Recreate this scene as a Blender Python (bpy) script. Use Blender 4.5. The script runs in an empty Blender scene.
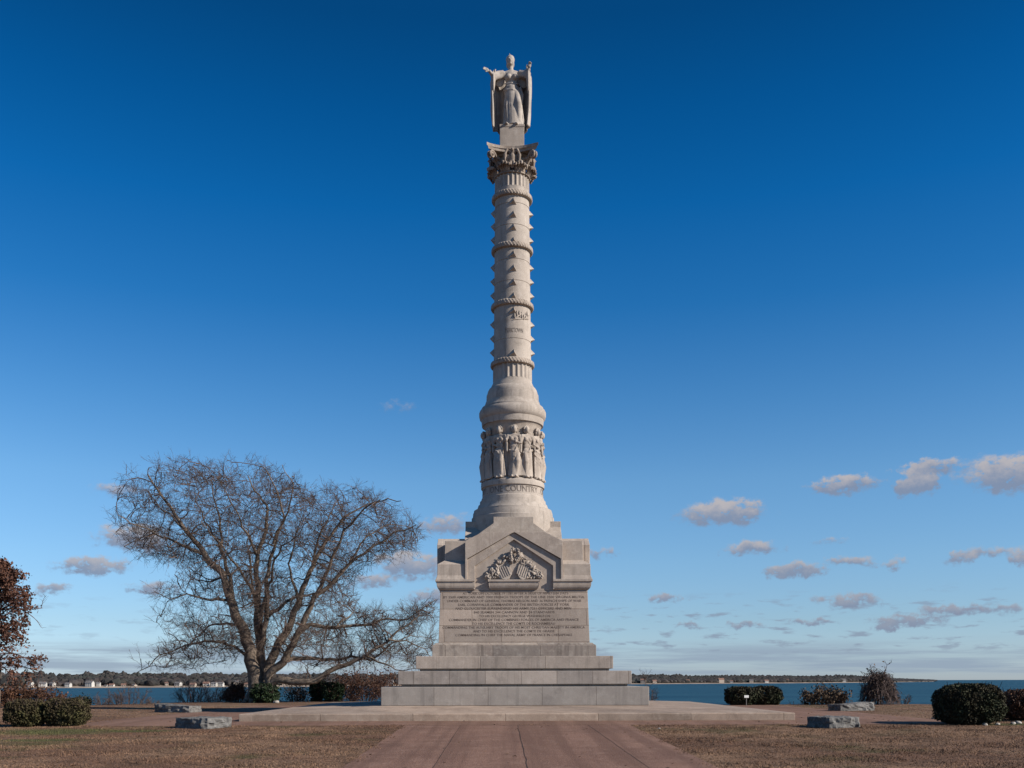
import bpy, bmesh, math, random
import numpy as np
from mathutils import Vector, Matrix, noise as mnoise
R = math.radians
PI = math.pi
random.seed(7)
rng = np.random.default_rng(7)
S = bpy.context.scene
COL = S.collection

# ------------------------------------------------------------------ camera, sky, sun, exposure
EYE = (-0.60, -45.5, 0.99)
cam_d = bpy.data.cameras.new('camera')
cam = bpy.data.objects.new('camera', cam_d)
COL.objects.link(cam)
cam.location = EYE
cam.rotation_euler = (R(90), R(0.14), 0)
cam_d.sensor_width = 36
cam_d.lens = 36 * 1000 / 1024
cam_d.shift_x = 12 / 1024
cam_d.shift_y = 297 / 1024
cam_d.clip_start = 0.2
cam_d.clip_end = 120000
S.camera = cam

SUN_EL, SUN_AZ = 28.5, 111.5          # azimuth clockwise from +Y
sl = bpy.data.lights.new('sun', 'SUN')
sl.energy = 5.0
sl.angle = R(0.5)
sl.color = (1.0, 0.915, 0.81)
sun = bpy.data.objects.new('sun', sl)
COL.objects.link(sun)
sun.location = (40, -30, 60)
sd = Vector((math.sin(R(SUN_AZ)) * math.cos(R(SUN_EL)), math.cos(R(SUN_AZ)) * math.cos(R(SUN_EL)), math.sin(R(SUN_EL))))
sun.rotation_euler = sd.to_track_quat('Z', 'Y').to_euler()

S.view_settings.view_transform = 'Standard'
S.view_settings.look = 'None'
S.view_settings.exposure = 0.50
S.view_settings.gamma = 1

world = bpy.data.worlds.new('World')
S.world = world
world.use_nodes = True


class NT:
    """small helper for node trees"""
    def __init__(s, tree):
        s.t = tree
    def n(s, typ, **kw):
        nd = s.t.nodes.new(typ)
        for k, v in kw.items():
            setattr(nd, k, v)
        return nd
    def put(s, sock, v):
        if isinstance(v, bpy.types.NodeSocket):
            s.t.links.new(v, sock)
        else:
            sock.default_value = v
    def m(s, op, a, b=None, c=None, clamp=False):
        nd = s.n('ShaderNodeMath', operation=op, use_clamp=clamp)
        s.put(nd.inputs[0], a)
        if b is not None: s.put(nd.inputs[1], b)
        if c is not None: s.put(nd.inputs[2], c)
        return nd.outputs[0]
    def vm(s, op, a, b=None, c=None):
        nd = s.n('ShaderNodeVectorMath', operation=op)
        s.put(nd.inputs[0], a)
        if b is not None: s.put(nd.inputs[1], b)
        if c is not None: s.put(nd.inputs[2], c)
        return nd.outputs['Value'] if op in ('LENGTH', 'DOT_PRODUCT') else nd.outputs[0]
    def sep(s, v):
        nd = s.n('ShaderNodeSeparateXYZ'); s.put(nd.inputs[0], v); return nd.outputs
    def comb(s, x, y, z):
        nd = s.n('ShaderNodeCombineXYZ')
        for i, v in enumerate((x, y, z)): s.put(nd.inputs[i], v)
        return nd.outputs[0]
    def rmp(s, v, a, b, c=0.0, d=1.0, smooth=True):
        nd = s.n('ShaderNodeMapRange', interpolation_type='SMOOTHSTEP' if smooth else 'LINEAR')
        for i, q in enumerate((v, a, b, c, d)): s.put(nd.inputs[i], q)
        return nd.outputs[0]
    def mix(s, f, a, b, blend='MIX'):
        nd = s.n('ShaderNodeMix', data_type='RGBA', blend_type=blend)
        s.put(nd.inputs[0], f)
        s.put(nd.inputs[6], a if isinstance(a, bpy.types.NodeSocket) else (*a, 1) if len(a) == 3 else a)
        s.put(nd.inputs[7], b if isinstance(b, bpy.types.NodeSocket) else (*b, 1) if len(b) == 3 else b)
        return nd.outputs[2]
    def noise(s, vec, scale, detail=4, rough=0.55, dist=0.0, out=0):
        nd = s.n('ShaderNodeTexNoise')
        if vec is not None: s.put(nd.inputs['Vector'], vec)
        nd.inputs['Scale'].default_value = scale
        nd.inputs['Detail'].default_value = detail
        nd.inputs['Roughness'].default_value = rough
        nd.inputs['Distortion'].default_value = dist
        return nd.outputs[out]


def build_world():
    t = world.node_tree
    t.nodes.clear()
    N = NT(t)
    sky = N.n('ShaderNodeTexSky', sky_type='NISHITA')
    sky.sun_disc = False
    sky.sun_elevation = R(SUN_EL)
    sky.sun_rotation = R(SUN_AZ)
    sky.altitude = 200
    sky.air_density = 1.0
    sky.dust_density = 0.35
    sky.ozone_density = 1.6
    # the photograph's polarised, deeply saturated blue: tint of the sky by elevation
    tcs = N.n('ShaderNodeTexCoord')
    rp = N.n('ShaderNodeValToRGB')
    el_ = rp.color_ramp
    stops = [(0.0, (.94, 1.20, 1.92)), (0.0119, (.95, 1.24, 1.96)), (0.0589, (.90, 1.19, 1.66)), (0.117, (.89, 1.27, 1.68)), (0.1926, (.80, 1.30, 1.70)), (0.2649, (.50, 1.15, 1.66)),
             (0.3493, (.17, .94, 1.60)), (0.426, (.045, .82, 1.54)), (0.4945, (.02, .67, 1.30)), (0.5526, (.018, .53, 1.03)), (0.75, (.08, .55, 1.0)), (1.0, (.2, .6, 1.0))]
    while len(el_.elements) < len(stops): el_.elements.new(0.5)
    for e_, (p_, c_) in zip(el_.elements, stops):
        e_.position = p_
    for e_, (p_, c_) in zip(el_.elements, stops):
        e_.color = (c_[0] / 2.5, c_[1] / 2.5, c_[2] / 2.5, 1)
    t.links.new(N.sep(tcs.outputs['Generated'])[2], rp.inputs[0])
    skyc = N.vm('SCALE', N.vm('MULTIPLY', sky.outputs[0], rp.outputs[0]))
    skyc.node.inputs['Scale'].default_value = 2.5
    tc = N.n('ShaderNodeTexCoord')
    d = tc.outputs['Generated']
    x, y, z = N.sep(d)[0:3]
    az = N.m('MULTIPLY', N.m('ARCTAN2', x, y), 1000.0)
    el = N.m('MULTIPLY', N.m('ARCSINE', z), 1000.0)      # both in milliradians
    # warp so that the outlines break up
    pos = N.comb(az, el, 0.0)
    wv = N.n('ShaderNodeTexNoise'); N.put(wv.inputs['Vector'], pos)
    wv.inputs['Scale'].default_value = 0.055; wv.inputs['Detail'].default_value = 5; wv.inputs['Roughness'].default_value = 0.6
    w0 = N.vm('SUBTRACT', wv.outputs['Color'], (0.5, 0.5, 0.5))
    wp = N.vm('MULTIPLY_ADD', w0, (58, 20, 0), pos)
    # hand placed cumulus (azimuth, elevation, half width, half height in mrad, density)
    px = [(724, 512, 52, 17, 1), (843, 485, 42, 12, 1), (916, 481, 23, 19, 1), (934, 467, 32, 9, .8), (1012, 473, 50, 22, 1.1),
          (751, 548, 34, 11, .8), (795, 570, 34, 11, .9), (853, 562, 30, 7, .65), (960, 558, 18, 9, .6), (990, 551, 24, 7, .6),
          (1026, 557, 22, 11, .7), (664, 598, 20, 8, .7), (852, 601, 40, 10, .8), (830, 541, 24, 6, .4), (905, 620, 44, 8, .75), (885, 626, 20, 5, .6),
          (951, 611, 32, 8, .75), (94, 566, 44, 12, .9), (150, 588, 32, 8, .7), (118, 490, 38, 9, .5),
          (136, 538, 44, 18, .9), (400, 405, 24, 9, .26), (447, 524, 30, 15, .65), (412, 565, 46, 18, .95), (372, 582, 34, 10, .7),
          (430, 597, 34, 9, .6), (52, 590, 26, 7, .6), (600, 553, 18, 8, .65), (896, 563, 15, 8, .6), (1000, 610, 30, 7, .5), (686, 625, 22, 5, .6), (748, 626, 34, 5, .55), (810, 622, 34, 5, .6)]
    fs = hs_ = None
    for (cx, cy, hw, hh, den) in px:
        u = (cx - 500) / 1000.0; v = (681 - cy + (cx - 500) * -0.0025) / 1000.0
        a = math.atan(u) * 1000; e = math.atan2(v, math.hypot(1, u)) * 1000
        q = N.vm('MULTIPLY_ADD', wp, (1 / hw, 1 / hh, 0), (-a / hw, -e / hh, 0))
        f = N.rmp(N.vm('LENGTH', q), 1.12, 0.15, 0, den)
        tt = N.m('MULTIPLY', N.sep(q)[1], f)
        fs = f if fs is None else N.m('ADD', fs, f)
        hs_ = tt if hs_ is None else N.m('ADD', hs_, tt)
    nb = N.noise(N.vm('MULTIPLY', pos, (1, 1.5, 0)), 0.085, 8, 0.62)
    dens = N.m('MULTIPLY', fs, N.rmp(nb, 0.30, 0.62, 0.25, 1.15))
    dens = N.rmp(dens, 0.07, 0.62, 0, 0.88)
    tp = N.m('DIVIDE', hs_, N.m('MAXIMUM', fs, 0.05))
    lit = N.rmp(N.m('ADD', tp, N.m('MULTIPLY', N.m('SUBTRACT', nb, 0.5), 1.2)), -0.45, 0.75)
    lit = N.m('MULTIPLY', lit, N.rmp(el, 40, 150, .30, 1.0))
    ccol = N.mix(lit, (2.9, 3.5, 4.9), (6.7, 6.1, 6.0))
    # small flat scraps low down and long streaks near the horizon, right round the sky
    sp = N.vm('MULTIPLY', pos, (0.034, 0.15, 0))
    n1 = N.noise(sp, 1.0, 4, 0.55)
    band1 = N.m('MULTIPLY', N.rmp(el, 20, 34), N.rmp(el, 92, 62))
    s1 = N.m('MULTIPLY', N.rmp(n1, 0.53, 0.70, 0, N.rmp(az, -150, 130, 0.25, 0.70)), band1)
    sp2 = N.vm('MULTIPLY', pos, (0.0055, 0.11, 0))
    n2 = N.noise(sp2, 1.0, 5, 0.6)
    band2 = N.m('MULTIPLY', N.rmp(el, 2, 9), N.rmp(el, 42, 26))
    s2 = N.m('MULTIPLY', N.rmp(n2, 0.36, 0.60, 0.10, 0.80), band2)
    col = N.mix(s2, skyc, (3.6, 4.6, 6.0))
    col = N.mix(s1, col, (3.0, 3.6, 4.9))
    col = N.mix(dens, col, ccol)
    bg = N.n('ShaderNodeBackground')
    bg.inputs['Strength'].default_value = 0.055
    t.links.new(col, bg.inputs['Color'])
    out = N.n('ShaderNodeOutputWorld')
    t.links.new(bg.outputs[0], out.inputs['Surface'])
    world.cycles.sampling_method = 'MANUAL'
    world.cycles.sample_map_resolution = 512


build_world()

# ------------------------------------------------------------------ materials
def newmat(name):
    m = bpy.data.materials.new(name)
    m.use_nodes = True
    N = NT(m.node_tree)
    p = m.node_tree.nodes['Principled BSDF']
    p.inputs['Roughness'].default_value = 0.85
    p.inputs['Specular IOR Level'].default_value = 0.25
    return m, N, p


def hx(s):
    c = [int(s[i:i + 2], 16) / 255 for i in (0, 2, 4)]
    return tuple(v / 12.92 if v <= 0.04045 else ((v + 0.055) / 1.055) ** 2.4 for v in c)


def stone(name, base, dark, light, joint=None, bump=0.25, streak=0.35, scale=1.0, offset=(0, 0), rot=0.5):
    """weathered stone; joint = (block width, course height) gives real masonry joints"""
    m, N, p = newmat(name)
    tc = N.n('ShaderNodeTexCoord')
    co = tc.outputs['Object']
    big = N.noise(co, 0.55 * scale, 5, 0.6)
    mid = N.noise(co, 3.2 * scale, 6, 0.65)
    fine = N.noise(co, 42 * scale, 3, 0.6)
    c = N.mix(N.rmp(big, 0.36, 0.64), dark, base)
    c = N.mix(N.rmp(mid, 0.46, 0.74, 0, 0.7), c, light)
    blot = N.noise(N.vm('ADD', co, (7, 3, 11)), 1.35 * scale, 7, 0.72, 0.6)
    c = N.mix(N.rmp(blot, 0.54, 0.70, 0, 0.42 + streak * 0.4), c, tuple(v * 0.66 for v in dark))
    st = N.noise(N.vm('MULTIPLY', co, (3.6, 3.6, 0.14)), 1.0, 6, 0.68)
    c = N.mix(N.rmp(st, 0.50, 0.70, 0, min(0.8, streak * 1.6)), c, tuple(v * 0.52 for v in dark))
    st2 = N.noise(N.vm('MULTIPLY', N.vm('ADD', co, (3, 8, 0)), (5.0, 5.0, 0.3)), 1.0, 5, 0.7)
    c = N.mix(N.rmp(st2, 0.60, 0.76, 0, 0.38), c, tuple(min(.62, v * 1.2) for v in light))
    c = N.mix(N.rmp(fine, 0.3, 0.7, 0, 1), N.mix(0.25, c, (0, 0, 0)), c)
    h = N.m('ADD', N.m('MULTIPLY', mid, 0.6), N.m('MULTIPLY', fine, 0.25))
    if joint:
        X = N.sep(co)
        v = N.comb(N.m('ADD', N.m('ADD', X[0], X[1]), offset[0]), N.m('ADD', X[2], offset[1]), 0.0)
        b = N.n('ShaderNodeTexBrick')
        b.offset = rot
        N.put(b.inputs['Vector'], v)
        b.inputs['Color1'].default_value = (0.74, 0.755, 0.775, 1)
        b.inputs['Color2'].default_value = (1.0, 1.0, 1.0, 1)
        b.inputs['Mortar'].default_value = (0.34, 0.31, 0.29, 1)
        b.inputs['Scale'].default_value = 1.0
        b.inputs['Mortar Size'].default_value = 0.011
        b.inputs['Mortar Smooth'].default_value = 0.3
        b.inputs['Brick Width'].default_value = joint[0]
        b.inputs['Row Height'].default_value = joint[1]
        c = N.mix(1.0, c, b.outputs['Color'], 'MULTIPLY')
        h = N.m('SUBTRACT', h, N.m('MULTIPLY', b.outputs['Fac'], 1.2))
    m.node_tree.links.new(c, p.inputs['Base Color'])
    bp = N.n('ShaderNodeBump')
    bp.inputs['Strength'].default_value = bump
    bp.inputs['Distance'].default_value = 0.04
    N.put(bp.inputs['Height'], h)
    m.node_tree.links.new(bp.outputs[0], p.inputs['Normal'])
    p.inputs['Roughness'].default_value = 0.9
    return m


def plain(name, col, var=0.25, scale=3.0, rough=0.85, island=0.0, col2=None, bump=0.0):
    m, N, p = newmat(name)
    tc = N.n('ShaderNodeTexCoord')
    nz = N.noise(tc.outputs['Object'], scale, 4, 0.6)
    c2 = col2 or tuple(v * (1 - var) for v in col)
    f = N.rmp(nz, 0.35, 0.65)
    if island:
        g = N.n('ShaderNodeNewGeometry')
        f = N.m('ADD', N.m('MULTIPLY', f, 1 - island), N.m('MULTIPLY', g.outputs['Random Per Island'], island))
    c = N.mix(f, c2, col)
    if island:
        v = N.rmp(g.outputs['Random Per Island'], 0, 1, 0.62, 1.25, False)
        hsv = N.n('ShaderNodeHueSaturation')
        N.put(hsv.inputs['Value'], v)
        N.put(hsv.inputs['Color'], c)
        c = hsv.outputs[0]
    m.node_tree.links.new(c, p.inputs['Base Color'])
    p.inputs['Roughness'].default_value = rough
    if bump:
        bp = N.n('ShaderNodeBump'); bp.inputs['Strength'].default_value = bump; bp.inputs['Distance'].default_value = 0.055
        N.put(bp.inputs['Height'], N.noise(tc.outputs['Object'], scale * 4, 5, 0.65))
        m.node_tree.links.new(bp.outputs[0], p.inputs['Normal'])
    return m


SB, SD, SLT = (0.43, 0.365, 0.305), (0.345, 0.29, 0.245), (0.50, 0.435, 0.375)
M = {}
M['stone'] = stone('pale_stone', SB, SD, SLT, None, 0.3, 0.30)
M['shaft'] = stone('column_stone', (0.43, 0.372, 0.32), (0.34, 0.292, 0.25), (0.49, 0.43, 0.375), None, 0.3, 0.38)
M['die'] = stone('inscribed_stone', (0.45, 0.365, 0.30), (0.385, 0.31, 0.255), (0.50, 0.415, 0.35), (2.42, 0.70), 0.18, 0.15, 1, (0.1, -2.64))
M['gable'] = stone('gable_stone', (0.44, 0.37, 0.31), (0.35, 0.29, 0.245), (0.51, 0.435, 0.37), None, 0.25, 0.22)
M['plinth'] = stone('plinth_stone', (0.35, 0.295, 0.25), (0.265, 0.215, 0.185), (0.48, 0.42, 0.36), (2.0, 3.0), 0.3, 0.45, 1, (0.35, 0.5), 0)
M['step_top'] = stone('upper_step_stone', (0.44, 0.365, 0.305), (0.345, 0.285, 0.24), (0.50, 0.425, 0.365), (2.7, 3.0), 0.25, 0.3, 1, (0.1, 0.5), 0)
M['step_mid'] = stone('middle_step_stone', (0.415, 0.35, 0.30), (0.325, 0.275, 0.24), (0.48, 0.415, 0.365), (1.46, 3.0), 0.25, 0.3, 1, (0.12, 0.5), 0)
M['step_low'] = stone('lower_step_stone', (0.405, 0.355, 0.31), (0.335, 0.29, 0.255), (0.465, 0.415, 0.365), (2.17, 3.0), 0.25, 0.22, 1, (1.08 + 5.38, 0.5), 0)
M['terrace'] = stone('terrace_stone', (0.43, 0.325, 0.25), (0.31, 0.23, 0.175), (0.51, 0.405, 0.32), (3.3, 30.0), 0.3, 0.12, 1, (0.4, 9), 0)
M['relief'] = stone('carved_stone', (0.45, 0.385, 0.325), (0.34, 0.285, 0.24), (0.52, 0.455, 0.395), None, 0.35, 0.35, 1.6)
M['statue'] = stone('statue_stone', (0.42, 0.37, 0.325), (0.31, 0.27, 0.235), (0.49, 0.44, 0.39), None, 0.3, 0.35, 1.4)
M['capital'] = stone('capital_stone', (0.37, 0.305, 0.25), (0.20, 0.155, 0.125), (0.50, 0.43, 0.37), None, 0.4, 0.5, 2.0)
M['wreath'] = stone('weathered_wreath_stone', (0.41, 0.345, 0.29), (0.28, 0.23, 0.19), (0.47, 0.40, 0.34), None, 0.4, 0.45, 2.0)
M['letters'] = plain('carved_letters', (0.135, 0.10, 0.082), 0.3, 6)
M['letters_light'] = plain('shallow_letters', (0.20, 0.165, 0.14), 0.3, 6)
M['granite'] = stone('rough_granite', (0.175, 0.168, 0.16), (0.095, 0.092, 0.09), (0.27, 0.26, 0.245), None, 1.0, 0.3, 3.0)
M['bark'] = plain('grey_bark', (0.21, 0.165, 0.13), 0.5, 5, 0.9, 0, None, 0.6)
M['twig'] = plain('bare_twigs', (0.115, 0.080, 0.064), 0.35, 1.2, 0.9, 0.4)
M['scrub'] = plain('scrub_twigs', (0.10, 0.07, 0.06), 0.35, 1.2, 0.9, 0.5)
M['redscrub'] = plain('russet_twigs', (0.125, 0.065, 0.05), 0.35, 1.2, 0.9, 0.5)
M['leaf_olive'] = plain('olive_leaves', (0.060, 0.056, 0.021), 0.3, 1.6, 0.85, 0.3, (0.044, 0.030, 0.018))
M['leaf_dark'] = plain('dark_green_leaves', (0.030, 0.038, 0.017), 0.3, 1.3, 0.85, 0.3, (0.034, 0.024, 0.014))
M['leaf_ever'] = plain('evergreen_leaves', (0.032, 0.055, 0.022), 0.3, 1.3, 0.6, 0.4, (0.018, 0.03, 0.014))
M['leaf_red'] = plain('russet_leaves', (0.10, 0.045, 0.022), 0.3, 1.5, 0.7, 0.4, (0.05, 0.025, 0.016))
M['leaf_orange'] = plain('autumn_leaves', (0.125, 0.055, 0.033), 0.3, 1.0, 0.7, 0.45, (0.055, 0.028, 0.02))
M['leaf_brown'] = plain('dead_leaves', (0.10, 0.062, 0.036), 0.3, 1.5, 0.8, 0.4, (0.055, 0.04, 0.025))
M['wood_far'] = plain('far_wood', (0.026, 0.029, 0.026), 0.3, 0.010, 0.9, 0.35, (0.050, 0.040, 0.038))
M['wall_white'] = plain('white_siding', (0.45, 0.43, 0.40), 0.1, 0.3)
M['wall_cream'] = plain('cream_siding', (0.36, 0.30, 0.25), 0.1, 0.3)
M['roof_dark'] = plain('grey_shingles', (0.16, 0.15, 0.15), 0.3, 0.5)
M['roof_red'] = plain('brown_shingles', (0.22, 0.13, 0.10), 0.3, 0.5)
M['window'] = plain('dark_window', (0.03, 0.035, 0.045), 0.2, 1, 0.2)
M['white'] = plain('white_board', (0.8, 0.79, 0.76), 0.05, 3, 0.5)
M['post'] = plain('grey_post', (0.2, 0.19, 0.18), 0.2, 8)
M['pebble'] = plain('pale_rock', (0.38, 0.35, 0.31), 0.4, 6, 0.9, 0, None, 0.4)


def ground_color(N, co, fine=True):
    """dry winter turf: straw, brown and a few green patches"""
    a = N.noise(co, 0.16, 5, 0.6)
    b = N.noise(co, 0.9, 6, 0.7)
    f = N.noise(co, 13.0, 4, 0.7)
    c = N.mix(N.rmp(a, 0.38, 0.62), (0.130, 0.074, 0.049), (0.205, 0.128, 0.082))
    c = N.mix(N.rmp(b, 0.42, 0.66, 0, 0.8), c, (0.080, 0.050, 0.034))
    c = N.mix(N.rmp(f, 0.48, 0.80, 0, 0.55), c, (0.27, 0.18, 0.12))
    g = N.noise(N.vm('ADD', co, (31, 7, 0)), 0.30, 4, 0.6)
    gm = N.m('MULTIPLY', N.rmp(g, 0.50, 0.68, 0, 0.75), N.rmp(b, 0.35, 0.6))
    c = N.mix(gm, c, (0.072, 0.066, 0.030))
    for (x, y, rx, ry) in ((-14.4, -14.9, 2.9, 2.0), (-11.6, -14.8, 1.6, .7), (-13.2, -18.3, 1.8, .7), (17.2, -12.6, 3.6, .8)):
        q = N.vm('LENGTH', N.vm('MULTIPLY', N.vm('SUBTRACT', co, (x, y, 0)), (1 / rx, 1 / ry, 0)))
        q = N.m('ADD', q, N.m('MULTIPLY', N.m('SUBTRACT', b, 0.5), 2.2))
        c = N.mix(N.rmp(q, 1.0, 0.35, 0, 0.85), c, (0.070, 0.076, 0.030))
    return c, a, b, f


def lawn_mat(name, blades):
    m, N, p = newmat(name)
    tc = N.n('ShaderNodeTexCoord')
    X = N.sep(tc.outputs['Object'])
    co = N.comb(X[0], X[1], 0.0)
    c, a, b, f = ground_color(N, co)
    if blades:
        g = N.n('ShaderNodeNewGeometry')
        hsv = N.n('ShaderNodeHueSaturation')
        N.put(hsv.inputs['Value'], N.rmp(g.outputs['Random Per Island'], 0, 1, 0.85, 1.45, False))
        N.put(hsv.inputs['Color'], c)
        c = hsv.outputs[0]
    else:
        bp = N.n('ShaderNodeBump')
        bp.inputs['Strength'].default_value = 0.5
        bp.inputs['Distance'].default_value = 0.055
        N.put(bp.inputs['Height'], N.m('ADD', f, N.m('MULTIPLY', b, 1.0)))
        m.node_tree.links.new(bp.outputs[0], p.inputs['Normal'])
    m.node_tree.links.new(c, p.inputs['Base Color'])
    p.inputs['Roughness'].default_value = 0.95
    p.inputs['Specular IOR Level'].default_value = 0.1
    return m


def paving_mat(name, base, dark, light):
    m, N, p = newmat(name)
    tc = N.n('ShaderNodeTexCoord')
    co = tc.outputs['Object']
    X = N.sep(co)
    big = N.noise(co, 0.22, 5, 0.6)
    mid = N.noise(co, 1.5, 6, 0.7)
    agg = N.n('ShaderNodeTexVoronoi'); N.put(agg.inputs['Vector'], co); agg.inputs['Scale'].default_value = 26
    fin = N.noise(co, 15, 4, 0.7)
    c = N.mix(N.rmp(big, 0.35, 0.65), dark, base)
    c = N.mix(N.rmp(mid, 0.45, 0.72, 0, 0.55), c, light)
    c = N.mix(N.rmp(fin, 0.40, 0.72, 0, 0.6), c, tuple(v * 0.62 for v in dark))
    cell = N.sep(agg.outputs['Color'])[0]
    c = N.mix(N.rmp(cell, 0.55, 1.0, 0, 0.35), c, light)
    # wheel-like worn stripes that run along the walk
    st = N.noise(N.vm('MULTIPLY', co, (1.3, 0.03, 0)), 1.0, 5, 0.65)
    c = N.mix(N.rmp(st, 0.42, 0.62, 0, 0.62), c, tuple(v * 0.72 for v in dark))
    stn = N.noise(N.vm('ADD', co, (11, 5, 0)), 0.55, 5, 0.7)
    c = N.mix(N.rmp(stn, 0.58, 0.72, 0, 0.5), c, tuple(v * 0.6 for v in dark))
    m.node_tree.links.new(c, p.inputs['Base Color'])
    bp = N.n('ShaderNodeBump'); bp.inputs['Strength'].default_value = 0.5; bp.inputs['Distance'].default_value = 0.02
    N.put(bp.inputs['Height'], N.m('ADD', fin, N.m('MULTIPLY', agg.outputs['Distance'], 0.8)))
    m.node_tree.links.new(bp.outputs[0], p.inputs['Normal'])
    p.inputs['Roughness'].default_value = 0.92
    p.inputs['Specular IOR Level'].default_value = 0.15
    return m


M['lawn'] = lawn_mat('dry_turf', False)
M['blades'] = lawn_mat('dry_blades', True)
M['paving'] = paving_mat('aggregate_paving', (0.215, 0.123, 0.089), (0.160, 0.090, 0.066), (0.30, 0.195, 0.148))
M['plaza'] = paving_mat('earthy_paving', (0.215, 0.125, 0.090), (0.170, 0.098, 0.070), (0.28, 0.178, 0.132))
M['seam'] = plain('dark_seam', (0.055, 0.036, 0.028), 0.3, 4)


def water_mat():
    m, N, p = newmat('river_water')
    tc = N.n('ShaderNodeTexCoord')
    co = tc.outputs['Object']
    n1 = N.noise(N.vm('MULTIPLY', co, (0.35, 0.9, 1)), 0.6, 4, 0.65)
    n2 = N.noise(N.vm('MULTIPLY', co, (0.0016, 0.012, 1)), 1.0, 5, 0.6)
    c = N.mix(N.rmp(n2, 0.35, 0.65), (0.012, 0.050, 0.080), (0.021, 0.072, 0.106))
    m.node_tree.links.new(c, p.inputs['Base Color'])
    bp = N.n('ShaderNodeBump'); bp.inputs['Strength'].default_value = 1.0; bp.inputs['Distance'].default_value = 0.6
    N.put(bp.inputs['Height'], n1)
    m.node_tree.links.new(bp.outputs[0], p.inputs['Normal'])
    p.inputs['Roughness'].default_value = 0.5
    p.inputs['IOR'].default_value = 1.33
    p.inputs['Specular IOR Level'].default_value = 0.16
    return m


M['water'] = water_mat()
M['beach'] = plain('sandy_shore', (0.34, 0.27, 0.21), 0.35, 0.02)

# ------------------------------------------------------------------ mesh helpers
class MB:
    def __init__(s):
        s.v = []; s.f = []
    def add(s, verts, faces, mat=None):
        o = len(s.v)
        if mat is not None:
            verts = [mat @ Vector(p) for p in verts]
        s.v.extend([tuple(p) for p in verts])
        s.f.extend([tuple(i + o for i in f) for f in faces])
        return s
    def box(s, x0, x1, y0, y1, z0, z1, mat=None):
        return s.add([(x0, y0, z0), (x1, y0, z0), (x1, y1, z0), (x0, y1, z0), (x0, y0, z1), (x1, y0, z1), (x1, y1, z1), (x0, y1, z1)],
                     [(3, 2, 1, 0), (4, 5, 6, 7), (0, 1, 5, 4), (1, 2, 6, 5), (2, 3, 7, 6), (3, 0, 4, 7)], mat)
    def loft(s, prof, mat=None):
        """square loft; prof = [(half width, z)] from the bottom up"""
        v = []; f = []
        for h, z in prof:
            v += [(-h, -h, z), (h, -h, z), (h, h, z), (-h, h, z)]
        for k in range(len(prof) - 1):
            for i in range(4):
                j = (i + 1) % 4
                f.append((k * 4 + i, k * 4 + j, k * 4 + 4 + j, k * 4 + 4 + i))
        f.append((3, 2, 1, 0)); n = (len(prof) - 1) * 4
        f.append((n, n + 1, n + 2, n + 3))
        return s.add(v, f, mat)
    def lathe(s, prof, seg=96, rf=None, mat=None, cap=True):
        v = []; f = []
        for r, z in prof:
            for i in range(seg):
                a = 2 * PI * i / seg
                q = rf(a, r, z) if rf else r
                v.append((q * math.sin(a), -q * math.cos(a), z))
        for k in range(len(prof) - 1):
            for i in range(seg):
                j = (i + 1) % seg
                f.append((k * seg + i, k * seg + j, (k + 1) * seg + j, (k + 1) * seg + i))
        if cap:
            f.append(tuple(range(seg))[::-1]); n = (len(prof) - 1) * seg
            f.append(tuple(range(n, n + seg)))
        return s.add(v, f, mat)
    def prism(s, poly, y0, y1, mat=None):
        """polygon in XZ (counter clockwise seen from -Y) swept from y0 (front) to y1"""
        n = len(poly)
        v = [(x, y0, z) for x, z in poly] + [(x, y1, z) for x, z in poly]
        f = [tuple(range(n)), tuple(range(2 * n - 1, n - 1, -1))]
        for i in range(n):
            j = (i + 1) % n
            f.append((j, i, n + i, n + j))
        return s.add(v, f, mat)
    def ell(s, c, r, seg=16, rings=10, mat=None):
        v = []; f = []
        for k in range(rings + 1):
            t = PI * k / rings
            for i in range(seg):
                a = 2 * PI * i / seg
                v.append((c[0] + r[0] * math.sin(t) * math.cos(a), c[1] + r[1] * math.sin(t) * math.sin(a), c[2] + r[2] * math.cos(t)))
        for k in range(rings):
            for i in range(seg):
                j = (i + 1) % seg
                f.append((k * seg + i, (k + 1) * seg + i, (k + 1) * seg + j, k * seg + j))
        return s.add(v, f, mat)
    def tube(s, pts, rad, seg=8, cap=True, mat=None):
        pts = [Vector(p) for p in pts]
        n = len(pts)
        if not hasattr(rad, '__len__'): rad = [rad] * n
        v = []; f = []
        up = None
        for k in range(n):
            d = (pts[min(k + 1, n - 1)] - pts[max(k - 1, 0)])
            if d.length < 1e-9: d = Vector((0, 0, 1))
            d.normalize()
            if up is None:
                up = d.orthogonal().normalized()
            else:
                up = (up - d * up.dot(d))
                up = up.normalized() if up.length > 1e-6 else d.orthogonal().normalized()
            w = d.cross(up)
            for i in range(seg):
                a = 2 * PI * i / seg
                q = pts[k] + (up * math.cos(a) + w * math.sin(a)) * rad[k]
                v.append((q.x, q.y, q.z))
        for k in range(n - 1):
            for i in range(seg):
                j = (i + 1) % seg
                f.append((k * seg + i, k * seg + j, (k + 1) * seg + j, (k + 1) * seg + i))
        if cap:
            f.append(tuple(range(seg))[::-1]); m_ = (n - 1) * seg
            f.append(tuple(range(m_, m_ + seg)))
        return s.add(v, f, mat)
    def mesh(s, name, smooth=None):
        me = bpy.data.meshes.new(name)
        me.from_pydata(s.v, [], s.f)
        me.update()
        if smooth is not None:
            me.shade_smooth()
            me.set_sharp_from_angle(angle=R(smooth))
        return me
    def build(s, name, mat, parent=None, smooth=None, bevel=0):
        o = obj(name, s.mesh(name, smooth), mat, parent)
        if bevel:
            b = o.modifiers.new('bevel', 'BEVEL'); b.width = bevel; b.segments = 2; b.limit_method = 'ANGLE'; b.angle_limit = R(40)
        return o


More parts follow.
